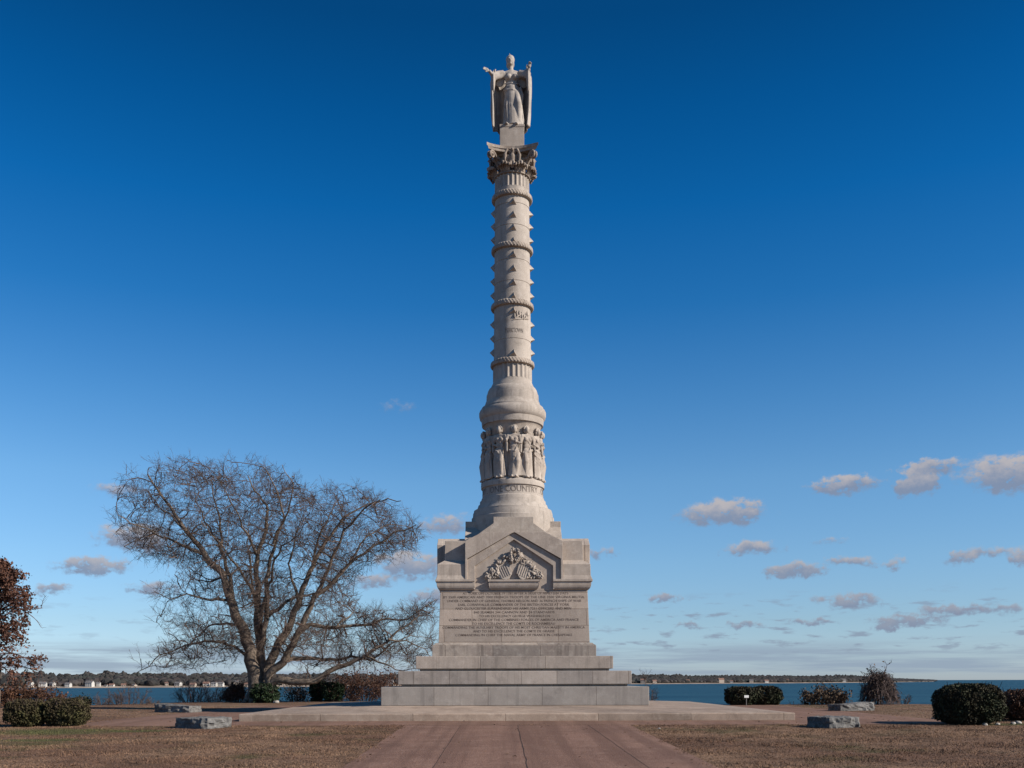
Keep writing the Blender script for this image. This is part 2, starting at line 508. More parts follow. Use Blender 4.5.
def obj(name, me, mat, parent=None):
    o = bpy.data.objects.new(name, me)
    if mat is not None and not me.materials: me.materials.append(mat)
    COL.objects.link(o)
    if parent is not None: o.parent = parent
    return o


def empty(name, loc=(0, 0, 0), rz=0):
    o = bpy.data.objects.new(name, None)
    COL.objects.link(o); o.location = loc; o.rotation_euler = (0, 0, rz); o.empty_display_size = 0.3
    return o


def tag(o, label=None, cat=None, group=None, kind=None):
    if label: o['label'] = label
    if cat: o['category'] = cat
    if group: o['group'] = group
    if kind: o['kind'] = kind
    return o


def evaluated(me, mods):
    o = bpy.data.objects.new('tmp', me); COL.objects.link(o)
    for typ, kw in mods:
        md = o.modifiers.new('m', typ)
        for k, v in kw.items(): setattr(md, k, v)
    dg = bpy.context.evaluated_depsgraph_get()
    r = bpy.data.meshes.new_from_object(o.evaluated_get(dg))
    bpy.data.objects.remove(o)
    return r


def blob(mb, voxel, smooth_it=1, name='blob'):
    mods = [('REMESH', dict(mode='VOXEL', voxel_size=voxel))]
    if smooth_it: mods.append(('SMOOTH', dict(factor=0.5, iterations=smooth_it)))
    me = evaluated(mb.mesh(name), mods)
    me.shade_smooth()
    return me


def text_mesh(body, size, width=None, res=2, spacing=1.0):
    cu = bpy.data.curves.new('txt', 'FONT')
    cu.body = body; cu.size = size; cu.align_x = 'CENTER'; cu.align_y = 'CENTER'; cu.resolution_u = res
    cu.space_character = spacing; cu.offset = size * 0.006
    o = bpy.data.objects.new('txt', cu); COL.objects.link(o)
    dg = bpy.context.evaluated_depsgraph_get()
    me = bpy.data.meshes.new_from_object(o.evaluated_get(dg))
    bpy.data.objects.remove(o)
    xs = [v.co.x for v in me.vertices]
    x0, x1 = min(xs), max(xs)
    k = (width / (x1 - x0)) if width else 1.0
    c = (x0 + x1) / 2
    for v in me.vertices: v.co.x = (v.co.x - c) * k
    return me


def leaves_mesh(name, centers, size, up=0.0, aspect=1.6, jitter=0.4):
    """many small leaf faces (diamonds) as one mesh"""
    n = len(centers)
    c = np.asarray(centers, float)
    d = rng.normal(size=(n, 3)); d[:, 2] += up
    d /= np.linalg.norm(d, axis=1)[:, None]
    t = rng.normal(size=(n, 3)); t -= d * (t * d).sum(1)[:, None]; t /= np.linalg.norm(t, axis=1)[:, None]
    b = np.cross(d, t)
    s_ = (size * (1 + jitter * rng.uniform(-1, 1, n)))[:, None]
    v = np.stack([c - t * s_ * aspect / 2, c + b * s_ / 2, c + t * s_ * aspect / 2, c - b * s_ / 2], 1).reshape(-1, 3)
    me = bpy.data.meshes.new(name)
    me.vertices.add(4 * n); me.loops.add(4 * n); me.polygons.add(n)
    me.vertices.foreach_set('co', v.ravel())
    me.loops.foreach_set('vertex_index', np.arange(4 * n))
    me.polygons.foreach_set('loop_start', np.arange(n) * 4)
    me.polygons.foreach_set('loop_total', np.full(n, 4))
    me.update(calc_edges=True)
    return me


rotz = lambda a: Matrix.Rotation(a, 4, 'Z')

# ------------------------------------------------------------------ ground, plaza, walk, terrace, water
def gz(x, y):
    return -0.426 + min(0.0, 0.019 * (y + 9.5))


def bluff(x):
    pts = [(-400, 15), (-34, 14.5), (-27, 15), (-23, 25), (-4, 26), (6, 15.5), (14, 13.5), (26, 13.5), (400, 16)]
    for (a, b), (c, d) in zip(pts, pts[1:]):
        if a <= x <= c:
            return b + (d - b) * (x - a) / (c - a) + 0.5 * mnoise.noise(Vector((x * 0.4, 3, 0)))
    return 15


def grid(name, xs, ys, zf, mat, kind='structure'):
    mb = MB(); nx = len(xs)
    mb.v = [(x, y, zf(x, y)) for y in ys for x in xs]
    mb.f = [(j * nx + i, j * nx + i + 1, (j + 1) * nx + i + 1, (j + 1) * nx + i) for j in range(len(ys) - 1) for i in range(nx - 1)]
    o = mb.build(name, mat, None, 60)
    if kind: o['kind'] = kind
    return o


def ground_z(x, y):
    e = bluff(x)
    z = gz(x, y)
    if y > e:
        z -= min(15.0, (y - e) * 0.85 + 0.25 * mnoise.noise(Vector((x * .3, y * .3, 0))))
    return z


gx = [-2500, -800, -400, -200, -120, -80] + [x for x in np.arange(-60, 61, 1.5)] + [80, 120, 200, 400, 800, 2500]
gy = [-600, -300, -120, -60, -30, -9.5, 4, 9] + list(np.arange(11, 46, 1.2)) + [60, 80]
tag(grid('ground', gx, gy, ground_z, M['lawn']), 'dry brown winter lawn with a few green patches, falling away at the bluff')

tag(grid('plaza', [-15, -8, 0, 8, 15], [-12.4, -9.5, 0, 6, 13.0], lambda x, y: gz(x, y) + 0.006, M['plaza']), 'reddish earthy paved square around the terrace')
tag(grid('walk', [-3.75, 0, 3.7], [-60, -30, -12.4], lambda x, y: gz(x, y) + 0.010, M['paving']), 'straight reddish aggregate walk leading to the monument')
# joints in the walk, dark dirt in the seams
sm = MB()
def seam(x0, y0, x1, y1, w=0.028, wob=0.02):
    n = 26; L_ = []
    for i in range(n + 1):
        t = i / n
        L_.append((x0 + (x1 - x0) * t + wob * mnoise.noise(Vector((i * .7, x0, y0))), y0 + (y1 - y0) * t + wob * mnoise.noise(Vector((i * .7, y0, x0 + 9)))))
    dx, dy = y0 - y1, x1 - x0
    l = math.hypot(dx, dy); dx, dy = dx / l, dy / l
    o = len(sm.v)
    for i, (x, y) in enumerate(L_):
        ww = w * (0.6 + 0.8 * abs(mnoise.noise(Vector((i * .9, x1, y1)))))
        sm.v += [(x - dx * ww, y - dy * ww, gz(x, y) + 0.014), (x + dx * ww, y + dy * ww, gz(x, y) + 0.014)]
    for i in range(n):
        sm.f.append((o + 2 * i, o + 2 * i + 1, o + 2 * i + 3, o + 2 * i + 2))
seam(-0.08, -34, -0.02, -12.5, 0.012, 0.04)
seam(-1.95, -34, -1.9, -12.5, 0.008)
seam(2.35, -34, 2.3, -12.5, 0.008)
for yy in (-15.6, -19.2, -23.0):
    seam(-3.7, yy, 3.65, yy + 0.05, 0.009)
seam(-3.72, -12.46, 3.68, -12.46, 0.018)
tag(sm.build('walk_seams', M['seam']), 'dark dirt filled joints in the walk', None, None, 'structure')

tr = MB()
tr.loft([(9.9, -0.62), (9.9, -0.20), (9.88, -0.165), (5.7, 0.0), (4.5, 0.002)])
t_ = tr.build('terrace', M['terrace'], None, None, 0.012)
tag(t_, 'pale stone terrace slab under the monument', None, None, 'structure')

wm = MB()
wm.v = [(-60000, 30, -9.4), (60000, 30, -9.4), (60000, 90000, -9.4), (-60000, 90000, -9.4)]
wm.f = [(0, 1, 2, 3)]
tag(wm.build('water', M['water']), 'blue river behind the bluff', None, None, 'structure')

# ------------------------------------------------------------------ the monument
mon = tag(empty('victory_monument', (0, 0, 0)), 'tall pale stone victory column on a stepped inscribed pedestal topped by a robed statue', 'monument')


def step(h, z0, z1, mat, slot=True):
    mb = MB()
    if slot:
        mb.loft([(h - 0.15, z0), (h - 0.15, z0 + 0.088), (h, z0 + 0.09), (h, z1), (h - 0.4, z1 + 0.006)])
    else:
        mb.loft([(h, z0), (h, z1), (h - 0.4, z1 + 0.006)])
    o = mb.build('step', mat, mon, None, 0.02)
    return o


step(5.38, 0.004, 0.755, M['step_low'], False)['label'] = 'grey bottom step of the pedestal'
step(4.76, 0.765, 1.40, M['step_mid'])['label'] = 'middle step of the pedestal'
step(4.09, 1.41, 2.02, M['step_top'])['label'] = 'top step of the pedestal'
MB().loft([(3.45, 2.03), (3.45, 2.47), (3.43, 2.50), (3.37, 2.53), (3.30, 2.60), (3.2, 2.605)]).build('plinth_course', M['plinth'], mon, None, 0.01)
die = MB().loft([(3.20, 2.60), (3.12, 4.83), (3.0, 4.835)]).build('die', M['die'], mon, None, 0.01)

LINES = [("AT YORK ON OCTOBER 19 1781 AFTER A SIEGE OF NINETEEN DAYS", 230, 800),
         ("BY 5500 AMERICAN AND 7000 FRENCH TROOPS OF THE LINE 3500 VIRGINIA MILITIA", 125, 885),
         ("UNDER COMMAND OF GENERAL THOMAS NELSON AND 36 FRENCH SHIPS OF WAR", 145, 870),
         ("EARL CORNWALLIS COMMANDER OF THE BRITISH FORCES AT YORK", 205, 805),
         ("AND GLOUCESTER SURRENDERED HIS ARMY 7251 OFFICERS AND MEN", 188, 815),
         ("840 SEAMEN 244 CANNON AND 24 STANDARDS", 290, 725),
         ("TO HIS EXCELLENCY GEORGE WASHINGTON", 318, 700),
         ("COMMANDER IN CHIEF OF THE COMBINED FORCES OF AMERICA AND FRANCE", 155, 855),
         ("TO HIS EXCELLENCY THE COMTE DE ROCHAMBEAU", 280, 728),
         ("COMMANDING THE AUXILIARY TROOPS OF HIS MOST CHRISTIAN MAJESTY IN AMERICA", 120, 888),
         ("AND TO HIS EXCELLENCY THE COMTE DE GRASSE", 285, 725),
         ("COMMANDING IN CHIEF THE NAVAL ARMY OF FRANCE IN CHESAPEAKE", 190, 820)]
for i, (s_, a, b) in enumerate(LINES):
    w = (b - a) / 5.39 * 0.0423
    me = text_mesh(s_, 0.158, w)
    zc_ = 4.835 - 0.135 - i * 0.1608
    ins = MB(); vs = []
    for v in me.vertices:
        z = zc_ + v.co.y * 0.93
        yp = -(3.12 + (4.83 - z) * (0.08 / 2.23)) - 0.004
        vs.append((v.co.x + ((a + b) / 2 - 506) / 5.39 * 0.0423, yp, z))
    ins.add(vs, [tuple(p.vertices) for p in me.polygons])
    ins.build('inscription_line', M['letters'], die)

# gables on all four faces, with the cornice turned up round them
for k in range(4):
    T = rotz(k * PI / 2)
    g = MB()
    g.prism([(-2.05, 4.837), (2.05, 4.837), (2.05, 6.90), (1.33, 7.27), (-1.33, 7.27), (-2.05, 6.90)], -3.118, -1.9, T)
    # raking band, one step forward
    ou = [(-2.056, 5.20), (-2.056, 6.08), (0, 7.262), (2.056, 6.08), (2.056, 5.20)]
    inn = [(-1.65, 4.85), (-1.65, 5.86), (0, 6.97), (1.65, 5.86), (1.65, 4.85)]
    n = 5
    v = [(x, -3.225, z) for x, z in ou] + [(x, -3.225, z) for x, z in inn] + [(x, -3.11, z) for x, z in ou] + [(x, -3.11, z) for x, z in inn]
    f = []
    for i in range(n - 1):
        f.append((i, i + 1, n + i + 1, n + i)[::-1])
        f.append((i, i + 1, 2 * n + i + 1, 2 * n + i))
        f.append((n + i, n + i + 1, 3 * n + i + 1, 3 * n + i)[::-1])
    g.add(v, f, T)
    # spandrels, one more step forward
    g.prism([(-2.062, 6.098), (0.0, 7.274), (-1.33, 7.274), (-2.062, 6.905)], -3.315, -3.10, T)
    g.prism([(2.062, 6.905), (1.33, 7.274), (0.0, 7.276), (2.062, 6.098)], -3.315, -3.10, T)
    for sx in (-1, 1):
        x0, x1 = sorted((sx * 1.975, sx * 2.066))
        g.box(x0, x1, -3.312, -3.1, 5.22, 6.16, T)
    go = g.build('gable', M['gable'], mon, None, 0.012)
    # bracket shelf
    prof = [(0.0, 4.843), (0.02, 4.85), (0.075, 4.88), (0.13, 4.94), (0.165, 5.02), (0.18, 5.12), (0.18, 5.18), (0.225, 5.185), (0.225, 5.27), (0.0, 5.285)]
    sh = MB(); m = len(prof)
    vs = []
    for sx in (-1, 1):
        for (o, z) in prof:
            vs.append((sx * (0.93 + 0.7 * o), -3.11 - o, z))
    fc = [(i, i + 1, m + i + 1, m + i)[::-1] for i in range(m - 1)] + [tuple(range(m))[::-1], tuple(range(m, 2 * m))]
    sh.add(vs, fc, T)
    sh.build('bracket_shelf', M['gable'], go, None, 0.008)
    # corner cornice and its weathering
    cp = [(-0.02, 4.838), (0.02, 4.85), (0.07, 4.88), (0.115, 4.94), (0.14, 5.02), (0.15, 5.12), (0.15, 5.19), (0.20, 5.195), (0.20, 5.29), (-0.2, 5.30)]
    c = MB(); m = len(cp); vs = []
    for (o, z) in cp: vs.append((1.652, -3.12 - o, z))
    for (o, z) in cp: vs.append((3.12 + o, -3.12 - o, z))
    for (o, z) in cp: vs.append((3.12 + o, -1.652, z))
    fc = []
    for q in range(2):
        for i in range(m - 1):
            fc.append((q * m + i, (q + 1) * m + i, (q + 1) * m + i + 1, q * m + i + 1))
    fc += [tuple(range(m)), tuple(range(2 * m, 3 * m))[::-1]]
    c.add(vs, fc, T)
    c.build('cornice', M['gable'], mon, None, 0.006)
    w = MB(); vs = []; L_ = [(3.30, 5.292), (3.245, 5.46), (3.235, 5.93), (2.95, 6.12), (2.92, 6.96)]
    for h, z in L_: vs += [(2.07, -h, z), (h, -h, z), (h, -2.07, z), (2.07, -2.07, z)]
    fc = []
    for q in range(len(L_) - 1):
        for i in range(4):
            j = (i + 1) % 4
            fc.append((q * 4 + i, q * 4 + j, q * 4 + 4 + j, q * 4 + 4 + i))
    n4 = 4 * (len(L_) - 1); fc.append((n4, n4 + 1, n4 + 2, n4 + 3))
    w.add(vs, fc, T)
    w.build('corner_block', M['gable'], mon, None, 0.012)
    # upper stage
    u = MB()
    u.prism([(-2.0, 6.9), (2.0, 6.9), (2.0, 7.03), (0.87, 7.84), (0.87, 8.11), (-0.87, 8.11), (-0.87, 7.84), (-2.0, 7.03)], -2.13 + 0.002 * k, -1.2, T)
    u.build('upper_gable', M['stone'], mon, None, 0.012)
    if k == 0:
        # carved trophy: two leaning shields, a standing wreath and foliage
        tz = 5.285
        for sx, an in ((-1, -24), (1, 20)):
            s2 = MB()
            Q = Matrix.Translation((sx * 0.27 + (0.05 if sx > 0 else -0.0), -3.22, tz)) @ Matrix.Rotation(R(an), 4, 'Y') @ Matrix.Rotation(R(-9), 4, 'X')
            s2.prism([(-0.06, 0.0), (0.06, 0.0), (0.28, 0.16), (0.32, 0.5), (0.29, 0.88), (0.14, 0.82), (0, 0.90), (-0.14, 0.82), (-0.29, 0.88), (-0.32, 0.5), (-0.28, 0.16)], -0.05, 0.05, Q)
            for q in range(-2, 3):
                s2.box(q * 0.095 - 0.018, q * 0.095 + 0.018, -0.075, -0.045, 0.12, 0.60, Q)
            s2.box(-0.27, 0.27, -0.082, -0.046, 0.62, 0.70, Q)
            s2.build('shield', M['relief'], go, None, 0.008)
        wr = MB()
        pts = [(0.02 + 0.17 * math.sin(a), -3.24, tz + 1.02 + 0.24 * math.cos(a)) for a in np.linspace(R(-165), R(165), 24)]
        wr.tube(pts, 0.055, 8)
        for (x, y, z) in pts:
            for _ in range(4):
                wr.ell((x + random.uniform(-.06, .06), y - random.uniform(0, .08), z + random.uniform(-.06, .06)), (.035, .03, .05), 6, 4)
        wr.build('wreath', M['relief'], go, 60)
        fo = MB()
        for sx in (-1, 1):
            for q in range(150):
                t = random.random() ** 0.8
                x = sx * (0.08 + t * 1.12)
                top = 0.14 + 1.22 * (1 - (abs(x) / 1.25) ** 1.1)
                z = tz + random.uniform(0.06, max(0.14, top))
                if abs(x) < 0.62 and z < tz + 0.72: continue
                a = random.uniform(0, PI)
                Q = Matrix.Translation((x, -3.13 - random.uniform(0, .12), z)) @ Matrix.Rotation(a, 4, 'Y') @ Matrix.Rotation(random.uniform(-.6, .6), 4, 'X')
                fo.ell((0, 0, 0), (.045, .03, .10), 7, 5, Q)
            for q in range(4):
                fo.tube([(sx * 0.3, -3.13, tz + 0.1), (sx * (0.5 + .15 * q), -3.17, tz + 0.75 - 0.16 * q), (sx * (0.75 + .12 * q), -3.15, tz + 0.9 - 0.22 * q)], [.03, .025, .012], 6)
        fo.build('foliage', M['relief'], go, 60)

zc = lambda y: 0.99 + (681 - y) * 0.0455
PXM = 0.0453
MB().box(-1.95, 1.95, -1.95, 1.95, 6.9, 7.24).box(-1.25, 1.25, -1.25, 1.25, 7.23, 8.07).build('core_block', M['stone'], mon)

def prof(*pp): return [(h * PXM, zc(y)) for h, y in pp]

MB().lathe([(1.87, 7.2)] + prof((41.3, 524), (41.3, 519.5), (40.2, 518.8), (39.8, 514.5), (39.0, 513), (39.0, 511.9), (37.0, 511.7), (35.9, 510), (34.9, 508), (34.6, 506.6), (33.4, 506.4), (33.0, 504), (32.9, 502.6),
     (31.7, 502.4), (31.3, 499.8), (30.6, 499), (30.2, 490.4), (31.7, 489.6), (31.9, 486), (31.4, 484.4), (30.2, 483.6), (29, 483.4)), 128).build('column_base', M['shaft'], mon, 32)
# lettering round the base band
band = MB()
me = text_mesh("ONE COUNTRY . ONE CONSTITUTION . ONE DESTINY .", 0.40, None, 2, 1.0)
xs = [v.co.x for v in me.vertices]; W = max(xs) - min(xs) + 0.2
bm = bmesh.new(); bm.from_mesh(me)
bmesh.ops.triangulate(bm, faces=bm.faces[:])
words = "ONE COUNTRY . ONE CONSTITUTION . ONE DESTINY ."
vs = []
for v in bm.verts:
    a = (v.co.x / W) * 2 * PI
    rr = 30.35 * PXM + 0.012
    vs.append((a, v.co.y))
# turn so that COUNTRY sits where the photo shows it (its middle about 19 degrees to the right)
tm = text_mesh("ONE COUNTRY", 0.40); w1 = max(v.co.x for v in tm.vertices) * 2
tm = text_mesh("COUNTRY", 0.40); w2 = max(v.co.x for v in tm.vertices) * 2
cmid = (-(W - 0.2) / 2 + w1 - w2 / 2) / W * 2 * PI
vv = []
for a, h in vs:
    a2 = a - cmid + R(19)
    zz = zc(494.4) + h * 1.0
    rr = 30.4 * PXM + 0.008
    vv.append((rr * math.sin(a2), -rr * math.cos(a2), zz))
band.add(vv, [tuple(v.index for v in f.verts) for f in bm.faces])
bm.free()
band.build('band_lettering', M['letters_light'], mon)['label'] = 'carved motto circling the foot of the frieze drum'

drum = MB().lathe(prof((29.8, 484), (29.2, 482.8), (27.4, 481.5), (27.2, 430.5), (28.8, 428.5), (29.6, 427.4)), 96).build('frieze_drum', M['relief'], mon, 40)
MB().lathe(prof((29, 427.6), (30.6, 427.4), (31, 424.5), (31.3, 421.5), (32.8, 420), (33.5, 417), (33.5, 414), (32.6, 412), (31.2, 410.8), (30.9, 409.3), (30.0, 409.2), (28.4, 407.2), (27.3, 405), (27.0, 403.6), (26.3, 403.5), (26.0, 396.5), (25.2, 396.2), (25.2, 394.6), (24.6, 392.4), (23.4, 390.2), (22.3, 389.4), (21.9, 389.2), (21.2, 387.4), (20.2, 385.4), (19.5, 383.6), (19.3, 382)), 128).build('upper_base', M['shaft'], mon, 32)


def flutes(n, depth):
    return lambda a, r, z: r - depth * (0.5 - 0.5 * math.cos(a * n)) ** 0.7


for ya, yb, h in ((382.2, 368, 19.2), (193.5, 180.5, 16.9)):
    MB().lathe(prof((h + .5, ya), (h + .4, ya - .8)) + prof((h + .3, yb + .8), (h + .4, yb)), 24 * 12, flutes(24, 0.055)).build('fluted_band', M['shaft'], mon, 60)

# shaft with drum joints
sp = []
def shr(y): return 17.1 + (y - 196) / (366 - 196) * 1.65
joints = [344.3, 287, 265.8, 231.8, 210.5]
ys = 369.0
seq = [(shr(369), 369)]
for j in joints:
    seq += [(shr(j) , j + .45), (shr(j) - .4, j + .2), (shr(j) - .4, j - .2), (shr(j), j - .45)]
seq.append((shr(193), 193))
shaft = MB().lathe(prof(*seq), 96).build('shaft', M['shaft'], mon, 25)

for yy in (366, 308.5, 252, 200.5):
    r0 = shr(yy)
    p_ = prof((r0 - 1, yy + 2.5), (r0 + 1.3, yy + 2.4), (r0 + 2.3, yy + 2.0), (r0 + 2.7, yy + .9), (r0 + 2.6, yy - .6), (r0 + 2.3, yy - 1.9), (r0 + 1.4, yy - 2.7), (r0 + .9, yy - 3.4), (r0 - 1, yy - 3.6))
    zm = zc(yy)
    rf = lambda a, r, z, zm=zm: r + 0.036 * abs(math.sin(a * 21 + (z - zm) * 16)) * (1 if abs(z - zm) < .15 else 0)
    MB().lathe(p_, 300, rf).build('wreath_band', M['wreath'], shaft, 30)

# pyramid bosses in four columns
rows = [201, 214, 227, 240.5, 254, 268, 282, 296, 310.5, 325, 339, 353]
bm_ = MB()
bm_.add([(-0.25, 0.06, -0.18), (0.21, 0.06, -0.18), (0.04, 0.05, 0.22), (0.08, -0.19, -0.02)], [(0, 1, 3), (1, 2, 3), (2, 0, 3), (2, 1, 0)])
boss = bm_.mesh('star_boss'); boss.materials.append(M['relief'])
for k in range(4):
    for yy in rows:
        if k == 0 and yy in (325, 339): continue
        if any(abs(yy - (q - (4 if k == 0 else 0))) < 2.6 for q in (366, 308.5, 252, 200.5)) and k != 0: continue
        r0 = shr(yy) * PXM
        # boss heights are those of the profile; the front column reads higher because it is nearer
        z = zc(yy) if k in (1, 3) else 0.99 + (681 - yy) * 0.0447
        a = k * PI / 2
        o = bpy.data.objects.new('star_boss', boss); COL.objects.link(o); o.parent = shaft
        o.location = (r0 * math.sin(a), -r0 * math.cos(a), z); o.rotation_euler = (0, 0, a)

def wrap_on_shaft(me, a0, z0, y_at, name, mat):
    mb = MB(); r0 = shr(y_at) * PXM + 0.012
    mb.add([((r0) * math.sin(a0 + v.co.x / r0), -r0 * math.cos(a0 + v.co.x / r0), z0 + v.co.y) for v in me.vertices], [tuple(p.vertices) for p in me.polygons])
    return mb.build(name, mat, shaft)
wrap_on_shaft(text_mesh("YORKTOWN", 0.29, 0.86), R(5), 0.99 + (681 - 330.5) * 0.0447, 330, 'shaft_lettering', M['letters_light'])['label'] = 'place name carved on the shaft'
# laurel spray above the word
lm = MB()
def spray(pts, rr):
    lm.tube(pts, rr, 5)
r0 = shr(318) * PXM
def on(a, z, out=0.02): return ((r0 + out) * math.sin(a), -(r0 + out) * math.cos(a), z)
zb = 0.99 + (681 - 321) * 0.0449
for q in range(7):
    a = R(8 + q * 7.5); z = zb + 0.02 + 0.07 * math.sin(q * 1.1) + q * 0.02
    for s_ in (-1, 1):
        lm.tube([on(a, z), on(a + R(5 * s_ + 3), z + 0.12, .035), on(a + R(7 * s_ + 6), z + 0.25 - .05 * s_, .015)], [.012, .045, .008], 6)
lm.tube([on(R(2 + q * 8), zb - 0.02 + 0.02 * q) for q in range(8)], 0.018, 6)
lm.build('laurel_spray', M['relief'], shaft, 50)

# --- frieze figures
def figure(variant):
    mb = MB()
    sw = (-0.05, 0.04, 0.0)[variant]
    tw = (0.0, 0.12, -0.10)[variant]
    hx_ = (-0.02, 0.03, -0.05)[variant]
    mb.ell((hx_, -.22, 2.13), (.098, .15, .155))
    mb.ell((hx_, -.12, 2.19), (.135, .15, .14))
    mb.ell((hx_, -.31, 2.11), (.02, .03, .035), 8, 6)
    mb.ell((hx_ - .09, -.12, 2.10), (.05, .1, .11), 8, 6); mb.ell((hx_ + .09, -.12, 2.10), (.05, .1, .11), 8, 6)
    for q in range(6): mb.ell((hx_ + .14 * math.cos(q * .63), -.2, 2.18 + .13 * math.sin(q * .63)), (.035, .05, .035), 6, 5)
    if variant == 1: mb.ell((hx_ + .02, -.06, 2.30), (.09, .09, .06))
    mb.tube([(hx_, -.13, 2.03), (0, -.11, 1.86)], [.055, .075], 10)
    mb.tube([(-.24, -.10, 1.85), (0, -.12, 1.88), (.24, -.10, 1.85)], [.085, .10, .085], 10)
    mb.ell((0, -.12, 1.66), (.215, .15, .26))
    for s_ in (-1, 1): mb.ell((s_ * .095, -.24, 1.70), (.085, .075, .085))
    mb.ell((0, -.12, 1.40), (.185, .14, .16))
    mb.ell((sw, -.13, 1.16), (.225, .16, .22))
    # skirt
    mb.tube([(sw, -.12, 1.2), (sw + .02, -.13, .75), (sw * .3, -.12, .3), (0, -.11, .02)], [.215, .225, .235, .24], 14)
    kn = .11 if variant != 2 else -.11
    mb.tube([(sw + kn, -.2, 1.1), (sw + kn * 1.1, -.33, .72), (kn * .9, -.24, .1)], [.12, .115, .075], 10)
    # folds
    for q in range(8):
        x = -.23 + q * .066
        mb.tube([(x * .7 + sw, -.26 + abs(x) * .5, 1.25 - .1 * random.random()), (x + sw + tw * .4, -.32 + abs(x) * .6, .75), (x * 1.12 + tw * .3, -.32 + abs(x) * .6, .08)], [.022, .042, .05], 6)
    # sash across the hips and chest
    mb.tube([(-.25 + sw, -.16, 1.10 + .12 * (variant == 1)), (sw, -.31, 1.16 - .1 * (variant == 1)), (.25 + sw, -.16, 1.28 - .22 * (variant == 1))], .045, 8)
    mb.tube([(-.20, -.17, 1.86), (0, -.275, 1.62), (.17, -.2, 1.40)], .03, 8)
    for q in range(3):
        z0_ = 1.25 - q * .24
        mb.tube([(-.24 + sw, -.22, z0_ - (.2 if variant else -.05)), (sw, -.36, z0_ - .1), (.20 + sw, -.24, z0_ + (.26 if variant else -.45))], [.012, .03, .012], 6)
    # arms
    if variant == 0:
        aL = [(-.25, -.12, 1.84), (-.34, -.15, 1.52), (-.10, -.30, 1.42)]
        aR = [(.25, -.12, 1.84), (.33, -.16, 1.5), (.36, -.22, 1.18)]
    elif variant == 1:
        aL = [(-.25, -.12, 1.84), (-.36, -.2, 1.58), (-.34, -.3, 1.66)]
        aR = [(.25, -.12, 1.84), (.31, -.2, 1.5), (.08, -.31, 1.58)]
    else:
        aL = [(-.25, -.12, 1.84), (-.33, -.14, 1.52), (-.35, -.2, 1.16)]
        aR = [(.25, -.12, 1.84), (.36, -.12, 1.6), (.38, -.14, 1.30)]
    for A in (aL, aR):
        mb.tube(A, [.082, .066, .045], 10); mb.ell(A[2], (.05, .05, .07), 8, 6); mb.ell(A[0], (.09, .09, .09), 10, 8)
    for x in (-.1, .1): mb.ell((x, -.3, .05), (.06, .13, .05), 8, 6)
    return blob(mb, .02, 1, 'relief_figure')


figs = [figure(i) for i in range(3)]
for f in figs: f.materials.append(M['relief'])
order = [1, 2, 0, 1, 2, 0, 1, 0, 2, 1, 2, 0, 0]
for k in range(13):
    a = k * 2 * PI / 13 + R(1.5)
    o = bpy.data.objects.new('relief_figure', figs[order[k]]); COL.objects.link(o); o.parent = drum
    rr = 27.2 * PXM - 0.02
    o.location = (rr * math.sin(a), -rr * math.cos(a), zc(483.4))
    o.rotation_euler = (0, 0, a)
    o.scale = (1.0, 0.70, 1.0)

# --- capital
ZA = 24.90                      # top of the abacus
zb0 = zc(180.6)
capt = MB().lathe([(0.80, zb0 - .02), (0.83, zb0), (0.83, zb0 + .06), (0.70, zb0 + .07), (0.64, zb0 + .3), (0.64, zb0 + .6), (0.70, zb0 + .78), (0.86, zb0 + .86)], 64).build('capital', M['capital'], mon, 40)
ab = []
for k in range(4):
    for t in np.linspace(0, 1, 15)[:-1]:
        s_ = -1 + 2 * t
        x = s_ * 1.16; y = -1.16 + 0.36 * (1 - abs(s_) ** 2.0)
        if abs(s_) > .98: x *= .97
        v = rotz(k * PI / 2) @ Vector((x, y, 0)); ab.append((v.x, v.y))
n = len(ab)
A = MB(); levels = [(0.93, ZA - .24), (0.95, ZA - .15), (1.0, ZA - .12), (1.0, ZA)]
for sc, z in levels:
    A.v += [(x * sc, y * sc, z) for x, y in ab]
for k in range(3):
    for i in range(n):
        j = (i + 1) % n
        A.f.append((k * n + i, k * n + j, (k + 1) * n + j, (k + 1) * n + i))
A.f.append(tuple(range(n))[::-1]); A.f.append(tuple(range(3 * n, 4 * n)))
A.build('abacus', M['capital'], capt, 30)

lf = MB()
for k in range(8):
    a = k * PI / 4 + PI / 8
    for q in range(-2, 3):
        aa = a + R(7.5) * q
        e = 1 - abs(q) * .16
        path = [(.78, zb0 + .05), (.84, zb0 + .2 * e), (.92, zb0 + .34 * e), (1.03, zb0 + .40 * e), (1.10, zb0 + .33 * e), (1.08, zb0 + .25 * e)]
        b = a + R(5.5) * q
        lf.tube([(r * math.sin(b + (aa - b) * i / 5), -r * math.cos(b + (aa - b) * i / 5), z) for i, (r, z) in enumerate(path)], [.05, .06, .06, .06, .06, .035], 7)
for k in range(4):
    a = k * PI / 2 + PI / 4
    for q in (-1, 0, 1):
        aa = a + R(8) * q
        path = [(.80, zb0 + .25), (.88, zb0 + .5), (.98, zb0 + .64 - .05 * abs(q)), (1.06, zb0 + .6), (1.04, zb0 + .52)]
        lf.tube([(r * math.sin(aa), -r * math.cos(aa), z) for (r, z) in path], [.05, .06, .06, .055, .03], 7)
lf.build('acanthus_leaves', M['capital'], capt, 60)
